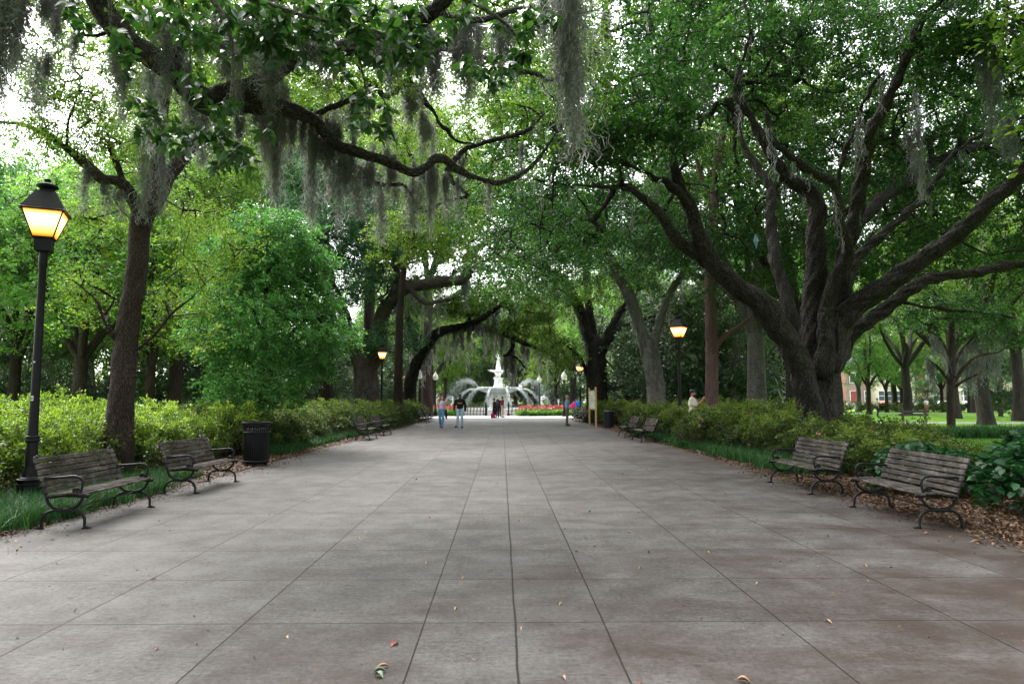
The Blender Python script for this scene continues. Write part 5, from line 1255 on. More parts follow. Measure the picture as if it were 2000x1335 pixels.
mb = MB(); mb.lathe([(.26, 0), (.27, .1), (.30, .85), (.32, .9), (.32, .96), (.29, .97)], 24); mb.obj('barrel', plain('black bin plastic', (.012, .014, .018), .5), root)
mb = MB(); mb.lathe([(.30, .965), (.26, .98), (.20, .97), (.19, .9)], 24, cap=False); mb.obj('rim', M['iron'], root)

M['raw_wood'] = plain('raw yellow timber', (.50, .33, .15), .7, .2, 0, .15, 12, .2)
root = empty('notice_board', (5.4, 40.7, 0), 0, 'wooden post notice board with a pale green sheet facing the walk', 'notice board')
for y in (-1.45, 1.45):
    mb = MB(); mb.box((0, y, 1.14), (.10, .10, 2.34), bev=.006); mb.obj('post', M['raw_wood'], root)
mb = MB(); mb.box((0, 0, 1.58), (.03, 2.7, 1.15)); mb.obj('panel', M['raw_wood'], root)
def sheet_mat():
    t = NT('printed map sheet'); o = t.n('TexCoord').outputs['Object']; s = t.n('SeparateXYZ', {0: o})
    blk = t.n('TexBrick', {'Vector': t.mapping(o, (1, 1, 1)), 'Scale': 5.0, 'Color1': (.5, .58, .42, 1), 'Color2': (.62, .66, .52, 1), 'Mortar': (.7, .72, .64, 1)}).outputs[0]
    return t.done(t.bsdf(t.mix(t.math('GREATER_THAN', t.noise(o, 2.2, 3), .52), (.66, .68, .6), (.36, .47, .30)), .5, .4))
mb = MB(); mb.box((-.024, 0, 1.58), (.006, 2.45, 1.0)); mb.obj('sheet', sheet_mat(), root)

# blue and white bird house hanging in the oak
root = empty('bird_feeder', tuple(P(1476, 472, 19.3)), .4, 'small pale blue and white kite-shaped hanging ornament in the great oak', 'ornament')
mb = MB(); mb.add([(0, 0, .25), (-.10, 0, .02), (0, .06, .0), (.10, 0, .04), (0, -.06, 0), (.02, 0, -.22)], [(0, 1, 4), (0, 4, 3), (0, 3, 2), (0, 2, 1), (5, 4, 1), (5, 3, 4), (5, 2, 3), (5, 1, 2)]); mb.obj('body', plain('faded blue cloth', (.16, .32, .40), .8), root)
mb = MB(); mb.add([(.005, -.065, .16), (.01, -.068, -.06), (.085, -.025, .03)], [(0, 1, 2)]); mb.obj('panel', plain('white cloth', (.6, .63, .6), .8), root)
mb = MB(); mb.tube([(0, 0, .24), (.02, 0, .5), (0, 0, .9)], .006, 5); mb.obj('cord', M['iron'], root)

# ------------------------------------------------------------------ fallen leaves one can tell apart
def fallen(name, px, py, L, W, rz, mat, label, group=None, curl=.02, dz=.003):
    g = G(px, py); mb = MB(); n = 8; V = []
    for i in range(n + 1):
        t = i / n; w = W * math.sin(PI * min(1, t * .97 + .03)) ** .8 * .5; z = curl * math.sin(PI * t)
        V += [((t - .5) * L, -w, z + curl * .6 * (w / W * 2)), ((t - .5) * L, 0, z * .5), ((t - .5) * L, w, z + curl * .5 * (w / W * 2))]
    Fs = []
    for i in range(n):
        a = i * 3; Fs += [(a, a + 1, a + 4, a + 3), (a + 1, a + 2, a + 5, a + 4)]
    mb.add(V, Fs, smooth=True); mb.tube([(-.5 * L, 0, .002), (-.62 * L, .004, .003)], .0012, 4)
    o = mb.obj(name, mat); o.location = (g[0], g[1], dz); o.rotation_euler = (random.uniform(-.1, .1), random.uniform(-.1, .1), rz)
    return tag(o, label, 'leaf', group)
lf_red = plain('russet leaf', (.20, .055, .035), .35, .5, 0, .2, 30); lf_tan = plain('tan leaf', (.48, .30, .18), .6, .3, 0, .2, 30); lf_green = plain('grey green leaf', (.16, .22, .15), .5, .4, 0, .2, 30)
fallen('fallen_leaf', 770, 1258, .085, .045, 1.2, lf_red, 'glossy russet leaf lying on the slabs near the bottom centre', curl=.012)
fallen('fallen_leaf', 748, 1303, .08, .026, .35, lf_tan, 'curled tan leaf beside the pale green leaves near the bottom', curl=.015)
fallen('fallen_leaf', 742, 1313, .085, .03, .1, lf_green, 'pale green leaf just below the curled tan leaf')
fallen('fallen_leaf', 740, 1321, .07, .035, -.6, lf_green, 'crumpled grey green leaf lowest of those near the bottom centre', curl=.02)
fallen('fallen_leaf', 1452, 1331, .08, .03, -.4, lf_tan, 'dark tan leaf at the bottom edge right of centre')
rg = np.random.default_rng(12)
for px, py in [(833, 1100), (905, 1130), (1126, 1117), (1018, 1228), (1126, 1078), (1650, 1157), (1618, 1215), (1382, 1079), (1338, 1060), (1250, 1110), (1908, 1059), (1690, 1106), (560, 1246), (300, 1133), (305, 1267), (840, 1011), (1015, 1018), (1230, 1040), (700, 1052), (1480, 1140), (1100, 1325), (1250, 1334), (40, 1070), (1095, 1180), (890, 1190)]:
    fallen('fallen_leaf', px, py, rg.uniform(.035, .06), rg.uniform(.014, .022), rg.random() * 6, [lf_tan, lf_tan, lf_red][rg.integers(3)], 'small curled brown leaf lying on the slabs', 'small leaves on the slabs', curl=.012)
fallen('fallen_leaf', 1908, 1060, .13, .04, -.2, lf_tan, 'long pale leaf on the slabs right of the front right bench')
# green fallen bits
for px, py in [(812, 937), (1150, 1000)]: fallen('fallen_sprig', px, py, .09, .05, 1, plain('green sprig', (.06, .16, .03), .6), 'small green sprig fallen on the slabs', 'green sprigs on the slabs')
# ------------------------------------------------------------------ people
def person(loc, rz, label, h=1.75, pose=None, skin=(.42, .24, .17), top=None, bottom=None, shoes=(.03, .03, .03), hair=None, vox=.014, female=False, dress=False, hat=None, beard=None, cat='person', group=None, extra=None, name='person', allmat=None):
    """the figure looks towards -Y before it is turned by rz"""
    K = h / 1.75; A = lambda *p: np.array(p, float)
    sw = .165 if female else .19; hw = .095
    J = dict(hipL=A(hw, 0, .93), hipR=A(-hw, 0, .93), kneeL=A(hw + .01, -.01, .50), kneeR=A(-hw - .01, -.01, .50), ankL=A(hw + .01, .02, .09), ankR=A(-hw - .01, .02, .09),
             toeL=A(hw + .04, -.15, .035), toeR=A(-hw - .04, -.15, .035),
             shL=A(sw, 0, 1.42), shR=A(-sw, 0, 1.42), elL=A(sw + .05, .03, 1.14), elR=A(-sw - .05, .03, 1.14), wrL=A(sw + .05, -.05, .90), wrR=A(-sw - .05, -.05, .90),
             neck=A(0, .0, 1.47), head=A(0, -.015, 1.635), chest=A(0, .0, 1.28), waist=A(0, 0, 1.08), look=A(0, 0, 0))
    for k, v in (pose or {}).items(): J[k] = A(*v)
    root = empty(name, loc, rz, label, cat, group); root.scale = (K,) * 3
    skm = allmat or plain('skin ' + label[:18], skin, .55, .35, 0, .06, 10)
    mb = MB()
    wd = .9 if female else 1.0
    mb.ball((*(J['chest'][:2] + [0, .0]), J['chest'][2]), (.155 * wd, .105, .19), n=16, m=12); mb.ball(J['waist'], (.125 * wd, .095, .15), n=16, m=12)
    mb.ball((*(J['hipL'] + J['hipR'])[:2] / 2, .95), (.155, .11, .12), n=16, m=12); mb.ball((0, 0, 1.40), (sw, .075, .06), n=16, m=10)
    mb.cap_cone(J['neck'] - [0, 0, .06], J['head'] - [0, -.02, .07], .055 * wd, .048 * wd)
    for s in 'LR':
        mb.cap_cone(J['hip' + s], J['knee' + s], .085, .055); mb.cap_cone(J['knee' + s], J['ank' + s], .053, .036)
        mid = J['knee' + s] * .65 + J['ank' + s] * .35; mb.ball(mid + [0, .012, 0], (.052, .056, .09))
        mb.cap_cone(J['ank' + s] - [0, 0, .03], J['toe' + s], .040, .030)
        mb.cap_cone(J['sh' + s], J['el' + s], .048 * wd, .038 * wd); mb.cap_cone(J['el' + s], J['wr' + s], .037 * wd, .025 * wd)
        f = unit(J['wr' + s] - J['el' + s]); sg = 1 if s == 'L' else -1
        side = unit(np.cross(f, [sg * 1.0, .15, 0])) if abs(f[2]) > .5 else A(0, 0, 1); pn = np.cross(f, side)
        pc = J['wr' + s] + f * .05; mb.cap_cone(J['wr' + s] + f * .01, pc + f * .02, .026, .030); mb.ball(pc + f * .01 + side * .012, .03); mb.ball(pc + f * .01 - side * .012, .03)
        for i, ln in enumerate((.062, .072, .068, .052)):
            b0 = pc + f * .03 + side * (.027 - i * .018); b1 = b0 + f * ln * .55 - pn * .008 * sg; b2 = b1 + f * ln * .4 - pn * .028 * sg
            mb.cap_cone(b0, b1, .0095, .0085, 6); mb.cap_cone(b1, b2, .0085, .007, 6)
        t0 = pc - f * .02 + side * .03; t1 = t0 + f * .035 + side * .022 - pn * .012 * sg; mb.cap_cone(t0, t1, .012, .010, 6); mb.cap_cone(t1, t1 + f * .03, .010, .008, 6)
    # head and face, turned by look
    Rl = Matrix.Rotation(J['look'][2], 4, 'Z') @ Matrix.Rotation(J['look'][0], 4, 'X'); HM = Matrix.Translation(Vector(J['head'])) @ Rl
    hb = MB()
    hb.ball((0, .012, .025), (.075, .094, .092), HM, 18, 12); hb.ball((0, -.022, -.035), (.058, .062, .072), HM, 16, 12); hb.ball((0, -.055, -.085), (.028, .028, .024), HM)
    hb.cap_cone((0, -.088, .012), (0, -.108, -.028), .010, .015, 8, HM); hb.ball((0, -.082, .03), (.05, .018, .013), HM)
    hb.ball((0, -.080, -.062), (.026, .014, .009), HM); 
    for sx in (-1, 1): hb.ball((sx * .077, .012, -.005), (.012, .02, .032), HM)
    mb.v += [tuple(Vector(v)) for v in hb.v]; mb.f += [[i + len(mb.v) - len(hb.v) for i in f] for f in hb.f]; mb.sm += hb.sm
    bo = link('body', remesh(mb.mesh('body', skm), vox, 3, .5, 'body'), root)
    if allmat: return root, J, HM
    eb = MB()
    for sx in (-1, 1): eb.ball((sx * .030, -.079, .008), (.012, .008, .006), HM, 8, 6); eb.box((sx * .030, -.089, .030), (.030, .008, .006), HM)
    eb.obj('eyes', plain('dark eyes', (.02, .012, .01), .3), root)
    def garment(nm, prims, col, v=vox, sm=3):
        g = MB()
        for p in prims:
            if p[0] == 'b': g.ball(p[1], p[2], n=16, m=12)
            else: g.cap_cone(p[1], p[2], p[3], p[4], 12)
        me = remesh(g.mesh(nm, col if isinstance(col, bpy.types.Material) else plain(nm + label[:14], col, .85, .15, 0, .15, 14, .2)), v, sm, .5, nm)
        return link(nm, me, root)
    if bottom is not None:
        hc = (J['hipL'] + J['hipR']) / 2
        pr = [('b', (hc[0], hc[1], .97), (.172, .128, .11))]
        if dress: pr += [('c', (hc[0], hc[1], .98), (hc[0], hc[1] - .02, .42), .15, .21)]
        else:
            for s in 'LR':
                pr += [('c', J['hip' + s], J['knee' + s], .098, .070), ('c', J['knee' + s], J['ank' + s] + [0, 0, .0], .070, .056)]
        garment('dress_skirt' if dress else 'trousers', pr, bottom)
    if top is not None:
        t = dict(sleeve='long', hem=.98, loose=1.0); t.update(top); lo = t['loose']
        pr = [('b', J['chest'], (.172 * wd * lo, .125 * lo, .20)), ('b', J['waist'], (.148 * wd * lo, .115 * lo, .14)), ('c', A(0, 0, t['hem'] + .10), A(0, 0, t['hem'] + .12), .125 * lo, .125 * lo)]
        if not t.get('strap'): pr += [('b', (0, .005, 1.40), (sw * 1.05, .088, .075)), ('c', J['shL'], J['shR'], .06, .06)]
        for s in 'LR':
            e = J['el' + s]; sh = J['sh' + s]
            if t['sleeve'] == 'long': pr += [('c', sh, e, .068 * lo, .058 * lo), ('c', e, J['wr' + s] + .0, .056 * lo, .042 * lo)]
            elif t['sleeve'] == 'short': pr += [('c', sh, sh + (e - sh) * .75, .068 * lo, .066 * lo)]
            if t.get('strap'): pr += [('c', sh * [.55, 1, 1] + [0, -.055, .0], J['chest'] + [(sh[0]) * .5, -.085, .08], .012, .02), ('c', sh * [.55, 1, 1] + [0, .055, .0], J['chest'] + [(sh[0]) * .5, .085, .08], .012, .02), ('c', sh * [.55, 1, 1] + [0, -.055, 0], sh * [.55, 1, 1] + [0, .055, 0], .012, .012)]
        if t.get('hood'): pr += [('b', (0, .075, 1.47), (.12, .07, .065)), ('c', (-.07, -.02, 1.475), (.07, -.02, 1.475), .045, .045)]
        garment('shirt' if not t.get('hood') else 'hoodie', pr, t['col'])
    for s in 'LR':
        if shoes is None: break
        a, b = J['ank' + s], J['toe' + s]; g = MB(); g.cap_cone(a - [0, -.01, .035], b + [0, 0, .005], .050, .040, 12)
        for i, v in enumerate(g.v): g.v[i] = (v[0], v[1], max(v[2], min(a[2], b[2]) - .045))
        g.obj('shoe', plain('shoe' + label[:14], shoes, .6), root)
    if hair:
        g = MB(); hm = plain('hair ' + label[:14], hair['col'], .7, .3, 0, .3, 40)
        if hair.get('len', 0) >= 0:
            pr = MB(); pr.ball((0, .022, .040), (.085, .100, .092), HM, 18, 12)
            if hair.get('len', 0) > 0:
                l = hair['len']; pr.cap_cone((0, .075, .02), (hair.get('dx', 0), .10, -l), .075, .05, 12, HM)
                for sx in (-1, 1): pr.cap_cone((sx * .065, .02, .02), (sx * .085 + hair.get('dx', 0), .05, -l * .9), .035, .028, 10, HM)
            me = remesh(pr.mesh('hair', hm), vox * .8, 2, .5, 'hair')
            # keep the face clear
            Hi = HM.inverted(); bm = bmesh.new(); bm.from_mesh(me)
            bmesh.ops.delete(bm, geom=[f for f in bm.faces if (lambda q: q.y < -.045 and q.z < .055 and abs(q.x) < .066)(Hi @ f.calc_center_median())], context='FACES'); bm.to_mesh(me); bm.free()
            link('hair', me, root)
    if beard:
        g = MB(); g.ball((0, -.060, -.085), (.052, .048, .062), HM, 14, 10); g.ball((0, -.072, -.125), (.036, .034, .05), HM, 12, 8); g.obj('beard', plain('beard' + label[:9], beard, .8), root)
    if hat:
        g = MB(); g.ball((0, .012, .065), (.088, .104, .072), HM, 18, 10); g.obj('cap', plain('cap' + label[:9], hat, .7), root)
        g = MB(); g.ball((0, -.115, .052), (.068, .065, .010), HM, 16, 6); g.obj('cap_brim', plain('capb' + label[:9], hat, .7), root)
    return root, J, HM

if WITH['people']:
    def gx(px, py): g = G(px, py); return g
    # woman in lilac top, walking towards us, looking to her left (our right)
    a = G(862, 836)
    r, J, HM = person((a[0], a[1], 0), .05, 'woman with long auburn hair in lilac camisole and blue jeans walking', 1.84, female=True, skin=(.55, .30, .22),
        pose=dict(kneeL=(.085, -.06, .50), ankL=(.05, -.10, .09), toeL=(.05, -.26, .035), kneeR=(-.075, .02, .50), ankR=(-.05, .20, .13), toeR=(-.05, .06, .045), elL=(.235, .05, 1.15), wrL=(.24, -.02, .93), elR=(-.225, .05, 1.15), wrR=(-.20, -.10, .95), look=(0, 0, .75)),
        top=dict(col=(.52, .42, .58), sleeve='none', strap=True, hem=1.0), bottom=(.10, .24, .36), shoes=(.16, .04, .03), hair=dict(col=(.22, .085, .04), len=.30, dx=-.03), vox=.012)
    mb = MB()
    jk = remesh(MB().cap_cone((.0, 0, 0), (.03, .02, -.42), .075, .05).cap_cone((.02, -.04, -.02), (.06, 0, -.30), .05, .04).cap_cone((-.02, .03, 0), (-.01, .05, -.36), .05, .035).mesh('jacket', plain('black jacket', (.01, .01, .011), .8)), .014, 3, .5, 'jacket')
    j = link('jacket', jk, None, (a[0] + .25, a[1] - .06, .98)); tag(j, 'black jacket carried low in the hand of the woman in lilac', 'jacket')
    b = G(898, 835.5)
    r, J, HM = person((b[0], b[1], 0), 0.0, 'man in black hoodie with yellow print and torn light jeans walking', 1.90, skin=(.09, .045, .03),
        pose=dict(kneeL=(.115, -.04, .50), ankL=(.105, .02, .09), toeL=(.14, -.14, .035), kneeR=(-.10, -.12, .52), ankR=(-.14, -.06, .12), toeR=(-.22, -.20, .06), elL=(.29, .06, 1.16), wrL=(.29, -.03, .92), elR=(-.29, .06, 1.16), wrR=(-.30, -.02, .92), look=(0, 0, .1)),
        top=dict(col=(.009, .009, .010), hood=True, hem=.95, loose=1.2), bottom=(.30, .42, .52), shoes=(.008, .008, .009), hair=dict(col=(.008, .007, .006), len=0), beard=(.012, .009, .008), vox=.012)
    mb = MB()
    lt = plain('yellow print', (.75, .42, .03), .7)
    for i, wl in enumerate([.030, .022, .024, .018, .022, .024, .026]):
        x = -.095 + i * .031; mb.box((x, -.162 - .0 * abs(i - 3), 1.285 + .004 * (i % 2)), (wl, .012, .030 if i % 3 else .04))
    mb.obj('print', lt, r)
    # man with cap photographing, standing among the azaleas
    c = P(1353, 800, 26.0)
    r, J, HM = person((c[0], c[1], .02), 1.15, 'bearded man in dark cap and cream short-sleeved shirt raising a phone', 1.96, skin=(.40, .19, .12),
        pose=dict(elL=(.21, -.14, 1.17), wrL=(.08, -.33, 1.40), elR=(-.21, -.15, 1.17), wrR=(-.05, -.34, 1.42)), top=dict(col=(.66, .60, .50), sleeve='short', loose=1.22, hem=.9), bottom=(.05, .05, .06), hat=(.018, .025, .045), beard=(.02, .012, .009), hair=dict(col=(.02, .014, .01), len=0), vox=.012)
    mb = MB(); mb.box((.01, -.43, 1.50), (.15, .012, .075), bev=.003)
    o = mb.obj('phone', plain('phone', (.02, .02, .022), .3)); tag(o, 'dark phone held up by the man in the cap', 'phone'); o.location = r.location; o.rotation_euler = r.rotation_euler; o.scale = r.scale
    # standing man in blue shirt at the right
    d = G(1107.5, 831)
    person((d[0], d[1], 0), 1.35, 'grey-haired man in light blue shirt and khaki trousers standing on the right', 1.86, skin=(.5, .28, .2), pose=dict(elL=(.22, -.02, 1.15), wrL=(.17, -.20, 1.02), elR=(-.22, -.02, 1.15), wrR=(-.17, -.20, 1.02), look=(0, 0, .2)),
           top=dict(col=(.22, .36, .55), sleeve='long', hem=1.0, loose=1.12), bottom=(.17, .14, .10), shoes=(.05, .03, .02), hair=dict(col=(.3, .28, .26), len=0))
    # the group before the gate
    for px, py, rz, lab, kw in [
        (965.5, 815.2, 2.2, 'woman in long sleeveless black dress in the group at the end of the walk', dict(h=1.74, female=True, skin=(.4, .2, .13), top=dict(col=(.012, .012, .014), sleeve='none', strap=True), bottom=(.012, .012, .014), dress=True, hair=dict(col=(.10, .04, .025), len=.05))),
        (971.6, 815.6, 3.1, 'woman in black with dark backpack seen from behind in the group', dict(h=1.66, female=True, skin=(.3, .17, .12), top=dict(col=(.02, .02, .024), loose=1.25), bottom=(.02, .02, .025), hair=dict(col=(.02, .015, .012), len=.03))),
        (974.8, 813.8, .2, 'white-haired man in dark suit at the back of the group', dict(h=1.86, skin=(.55, .33, .26), top=dict(col=(.02, .022, .03)), bottom=(.02, .022, .03), hair=dict(col=(.75, .74, .72), len=0))),
        (981.3, 814.6, 1.9, 'man in maroon shirt and pale trousers at the right of the group', dict(h=1.88, skin=(.3, .15, .1), top=dict(col=(.13, .012, .02), sleeve='short', loose=1.15), bottom=(.46, .40, .32), hair=dict(col=(.02, .015, .012), len=0)))]:
        g = G(px, py); person((g[0], g[1], 0), rz, lab, vox=.018, **kw)
    g = G(971.6, 815.6); mb = MB(); mb.ball((g[0], g[1] - .17, 1.12), (.15, .10, .22)); tag(mb.obj('backpack', plain('backpack', (.025, .025, .03), .7)), 'dark backpack worn by the woman seen from behind', 'backpack')
    # pink bag
    g = G(962.5, 815.9); root = empty('tote_bag', (g[0], g[1], 0), .1, 'bright pink tote bag standing on the ground beside the group', 'bag')
    mb = MB(); mb.add([(-.17, -.07, 0), (.17, -.07, 0), (.17, .07, 0), (-.17, .07, 0), (-.19, -.05, .38), (.19, -.05, .38), (.19, .05, .38), (-.19, .05, .38)], [(3, 2, 1, 0), (0, 1, 5, 4), (1, 2, 6, 5), (2, 3, 7, 6), (3, 0, 4, 7)]); mb.obj('bag_body', plain('hot pink', (.85, .01, .28), .6), root)
    for y in (-.055, .055):
        mb = MB(); mb.tube([(-.09, y, .37), (-.08, y, .46), (0, y, .5), (.08, y, .46), (.09, y, .37)], .008, 6); mb.obj('handle', plain('pink handle', (.8, .01, .25), .6), root)
    # people further off
    for px, Y, h, rz, lab, kw in [
        (1119.5, 64, 1.5, .4, 'person in bright pink top beyond the right far benches', dict(top=dict(col=(.75, .04, .2)), bottom=(.1, .1, .15))),
        (1125, 66, 1.68, .0, 'person in violet top beyond the right far benches', dict(top=dict(col=(.2, .12, .32)), bottom=(.05, .05, .07))),
        (1130.5, 62, 1.75, -.4, 'person in vivid blue top beyond the right far benches', dict(top=dict(col=(.02, .22, .62)), bottom=(.04, .04, .06))),
        (1230, 60, 1.72, .5, 'person with red hair in white shirt behind the right hedge', dict(top=dict(col=(.7, .7, .68)), bottom=(.5, .5, .5))),
        (1250, 62, 1.6, -.5, 'person in white with pale hat behind the right hedge', dict(top=dict(col=(.72, .72, .72)), bottom=(.6, .6, .6))),
        (955.5, 90, 1.7, 0, 'distant person in pale grey behind the fountain gate', dict(top=dict(col=(.45, .5, .55)), bottom=(.3, .3, .35))),
        (997.5, 90, 1.7, 2, 'distant person in pale blue right of the fountain stem', dict(top=dict(col=(.3, .45, .6)), bottom=(.3, .3, .35))),
        (1716.5, 63, 1.75, 1.2, 'distant person in pale top walking on the lawn by a trunk', dict(top=dict(col=(.4, .33, .27)), bottom=(.03, .03, .035))),
        (1813.5, 80, 1.75, 0, 'distant person in white top and shorts on the far lawn path', dict(top=dict(col=(.7, .7, .7), sleeve='short'), bottom=(.35, .16, .12)))]:
        person(((px - 980) * Y / F, Y, 0), rz, lab, h, vox=.025, hair=dict(col=(.05, .03, .02), len=0), **kw)
# ------------------------------------------------------------------ fountain
FX, FY = -.40, 80.0
if WITH['fountain']:
    root = empty('fountain', (FX, FY, 0), 0, 'white two-tiered cast iron fountain with a figure on top', 'fountain')
    mb = MB()
    prof = [(2.2, 0), (2.2, .35), (1.5, .5), (1.15, .65), (1.0, .8), (.95, 1.0), (1.05, 1.2), (1.0, 1.55), (.92, 1.9), (1.0, 2.15), (1.3, 2.35)]
    mb.lathe(prof, 24)
    for i in range(8):
        a = i * PI / 4; mb.cap_cone((1.0 * math.cos(a), 1.0 * math.sin(a), .6), (.95 * math.cos(a), .95 * math.sin(a), 2.0), .13, .10); mb.ball((1.15 * math.cos(a), 1.15 * math.sin(a), 2.15), .2)
    mb.obj('pedestal', M['white'], root)
    mb = MB(); mb.lathe([(.9, 2.3), (1.6, 2.45), (2.2, 2.68), (2.42, 2.8), (2.48, 2.86), (2.42, 2.92), (2.5, 2.98), (2.44, 3.03), (2.3, 3.0), (1.9, 2.9), (.5, 2.85)], 48)
    for i in range(32):
        a = i * 2 * PI / 32; mb.ball((2.47 * math.cos(a), 2.47 * math.sin(a), 2.88), (.09, .09, .07), n=8, m=6)
    mb.obj('lower_bowl', M['white'], root)
    mb = MB(); mb.lathe([(.7, 2.85), (.62, 3.1), (.48, 3.3), (.42, 3.6), (.5, 3.85), (.40, 4.05), (.25, 4.25), (.28, 4.45), (.42, 4.65), (.62, 4.82)], 24)
    for i in range(4):
        a = i * PI / 2 + .4; mb.cap_cone((.42 * math.cos(a), .42 * math.sin(a), 3.3), (.40 * math.cos(a), .40 * math.sin(a), 3.9), .13, .09); mb.ball((.44 * math.cos(a), .44 * math.sin(a), 4.06), .09); mb.cap_cone((.42 * math.cos(a), .42 * math.sin(a), 3.9), (.62 * math.cos(a), .62 * math.sin(a), 4.12), .05, .04)
    mb.obj('stem', M['white'], root)
    mb = MB(); n = 48; V = []; ps = [(.25, 4.78, 0), (.7, 4.84, 0), (1.0, 4.93, 1), (1.18, 5.0, 1), (1.16, 5.04, 1), (.9, 4.99, .6), (.3, 4.95, 0)]
    for r_, z, wv in ps:
        for i in range(n): a = 2 * PI * i / n; k = 1 + .035 * wv * math.cos(8 * a); V.append((r_ * k * math.cos(a), r_ * k * math.sin(a), z + .02 * wv * math.cos(8 * a)))
    mb.add(V, [(j * n + i, j * n + (i + 1) % n, (j + 1) * n + (i + 1) % n, (j + 1) * n + i) for j in range(len(ps) - 1) for i in range(n)], smooth=True); mb.obj('upper_bowl', M['white'], root)
    st, J, HM = person((0, 0, 5.12), .2, 'x', 1.72, vox=.02, female=True, allmat=M['white'], name='statue', pose=dict(elR=(-.30, -.02, 1.62), wrR=(-.12, -.04, 1.83), elL=(.24, .0, 1.2), wrL=(.14, -.14, 1.02), kneeL=(.07, -.07, .5)))
    del st['label']; del st['category']
    body = st.children[0]; body.name = 'statue'; body.parent = root; body.location = (0, 0, 5.12); body.rotation_euler = (0, 0, .2); bpy.data.objects.remove(st)
    mb = MB(); mb.lathe([(.32, 4.93), (.30, 5.1), (.26, 5.16), (.28, 5.2)], 16); mb.lathe([(.30, 5.14), (.27, 5.5), (.20, 5.9), (.19, 6.08)], 16); mb.obj('drapery', M['white'], root)
    # basin round it
    mb = MB(); mb.lathe([(8.3, 0), (8.3, .12), (8.15, .16), (8.15, .42), (8.3, .46), (8.3, .56), (7.85, .56), (7.8, .2)], 72, cap=False); tag(mb.obj('basin_wall', M['stone']), 'low white round basin wall enclosing the fountain pool', 'basin'); COL.objects[-1].location = (FX, FY, 0)
    t = NT('pool water'); o = t.n('TexCoord').outputs['Object']
    wm = t.done(t.bsdf((.03, .06, .05), .08, .5, normal=t.n('Bump', {'Strength': .5, 'Distance': .03, 'Height': t.noise(o, 5, 4)}).outputs[0]))
    sheet('water', [(FX + 7.9 * math.cos(a), FY + 7.9 * math.sin(a)) for a in np.linspace(0, 2 * PI, 48, endpoint=False)], .34, wm)
    # side figures blowing water
    def triton(x, y, rz, lab):
        r, J, HM = person((x, y, .45), rz, lab, 1.5, vox=.022, allmat=M['white'], name='statue', cat='statue', group='small figures in the basin',
                          pose=dict(kneeL=(.12, -.22, .72), ankL=(.15, -.1, .42), toeL=(.16, -.2, .38), kneeR=(-.12, -.2, .75), ankR=(-.15, .05, .42), toeR=(-.16, -.08, .38), elL=(.26, -.2, 1.35), wrL=(.12, -.40, 1.5), elR=(-.26, -.2, 1.3), wrR=(-.1, -.38, 1.45), look=(-.3, 0, 0)))
    triton(4.4, 75.6, 1.2, 'small white crouching figure at the right in the fountain basin'); triton(-5.4, 75.6, -1.2, 'small white crouching figure at the left in the fountain basin')
    # water arcs: swarms of fine droplets and streaks along ballistic paths
    t = NT('falling water'); wmat = t.done(t.n('MixShader', {0: .5, 1: t.bsdf((.86, .9, .92), .25, .5).outputs[0], 2: t.n('BsdfTransparent').outputs[0]}))
    def jet(p0, v, n, T, spread, seed, w=.011, L=.09):
        rg = np.random.default_rng(seed); tt = T * rg.random(n) ** .8
        vel = np.array(v) * (1 + rg.normal(size=(n, 1)) * .035) + rg.normal(size=(n, 3)) * spread
        p = np.array(p0) + vel * tt[:, None] + rg.normal(size=(n, 3)) * (.012 + .05 * tt[:, None]); p[:, 2] -= 4.9 * tt ** 2
        vv = vel.copy(); vv[:, 2] -= 9.8 * tt; d = unit(vv); ok = p[:, 2] > .36; p, d = p[ok], d[ok]; m = len(p)
        s = unit(np.cross(d, rg.normal(size=(m, 3)))); ln = (L * rg.uniform(.5, 1.5, (m, 1)))
        V = np.stack([p, p + d * ln * .5 + s * w, p + d * ln, p + d * ln * .5 - s * w], 1).reshape(-1, 3); return V, np.arange(m * 4).reshape(m, 4), np.zeros(m)
    parts = []
    for i in range(12):
        a = i * 2 * PI / 12 + .26; c, s = math.cos(a), math.sin(a); p0 = (FX + 2.45 * c, FY + 2.45 * s, 2.75)
        parts.append(jet(p0, (3.6 * c, 3.6 * s, 1.5), 1500, .95, .16, i))
    for a in (.05, PI - .05, .55, PI - .55, -.5, PI + .5):
        c, s = math.cos(a), math.sin(a); parts.append(jet((FX + 2.5 * c, FY + 2.5 * s, 2.75), (3.1 * c, 3.1 * s, 4.6), 1900, 1.25, .28, int(a * 100) + 700, .010, .07))
    for i, (x, y, c) in enumerate([(4.2, 75.2, 1), (-5.2, 75.2, -1)]): parts.append(jet((x, y, 1.6), (1.6 * c, .3, 2.6), 500, .65, .06, 40 + i))
    for x in (6.3, -7.2): parts.append(jet((x, 76, .4), (0, 0, 4.6), 600, .47, .10, int(x * 10) + 90))
    V, Q, T = join(parts)
    tag(link('water_spray', fast_mesh('water_spray', V, Q, wmat)), 'white arcs of water spraying out of the fountain bowl', 'water', kind='stuff')
    # iron fence ring with gate gap, marble balusters behind
    root = empty('iron_fence', (FX, FY, 0), 0, 'low black iron fence ringing the fountain with white balusters', 'fence')
    R0 = 11.0; mb = MB(); N = 200
    for z, r_ in ((.92, .035), (.5, .02), (.16, .025)):
        pts = [(R0 * math.cos(a), R0 * math.sin(a), z) for a in np.linspace(-PI / 2 + .1, 1.5 * PI - .1, 120)]; mb.tube(pts, r_, 5)
    mb.obj('rail', M['iron'], root)
    mb = MB()
    for a in np.linspace(-PI / 2 + .1, 1.5 * PI - .1, N):
        c, s = math.cos(a), math.sin(a); mb.tube([(R0 * c, R0 * s, 0), (R0 * c, R0 * s, .98)], .03, 4)
        a2 = a + .016; mb.tube([(R0 * math.cos(a), R0 * math.sin(a), .5), (R0 * math.cos(a2), R0 * math.sin(a2), .9)], .02, 4)
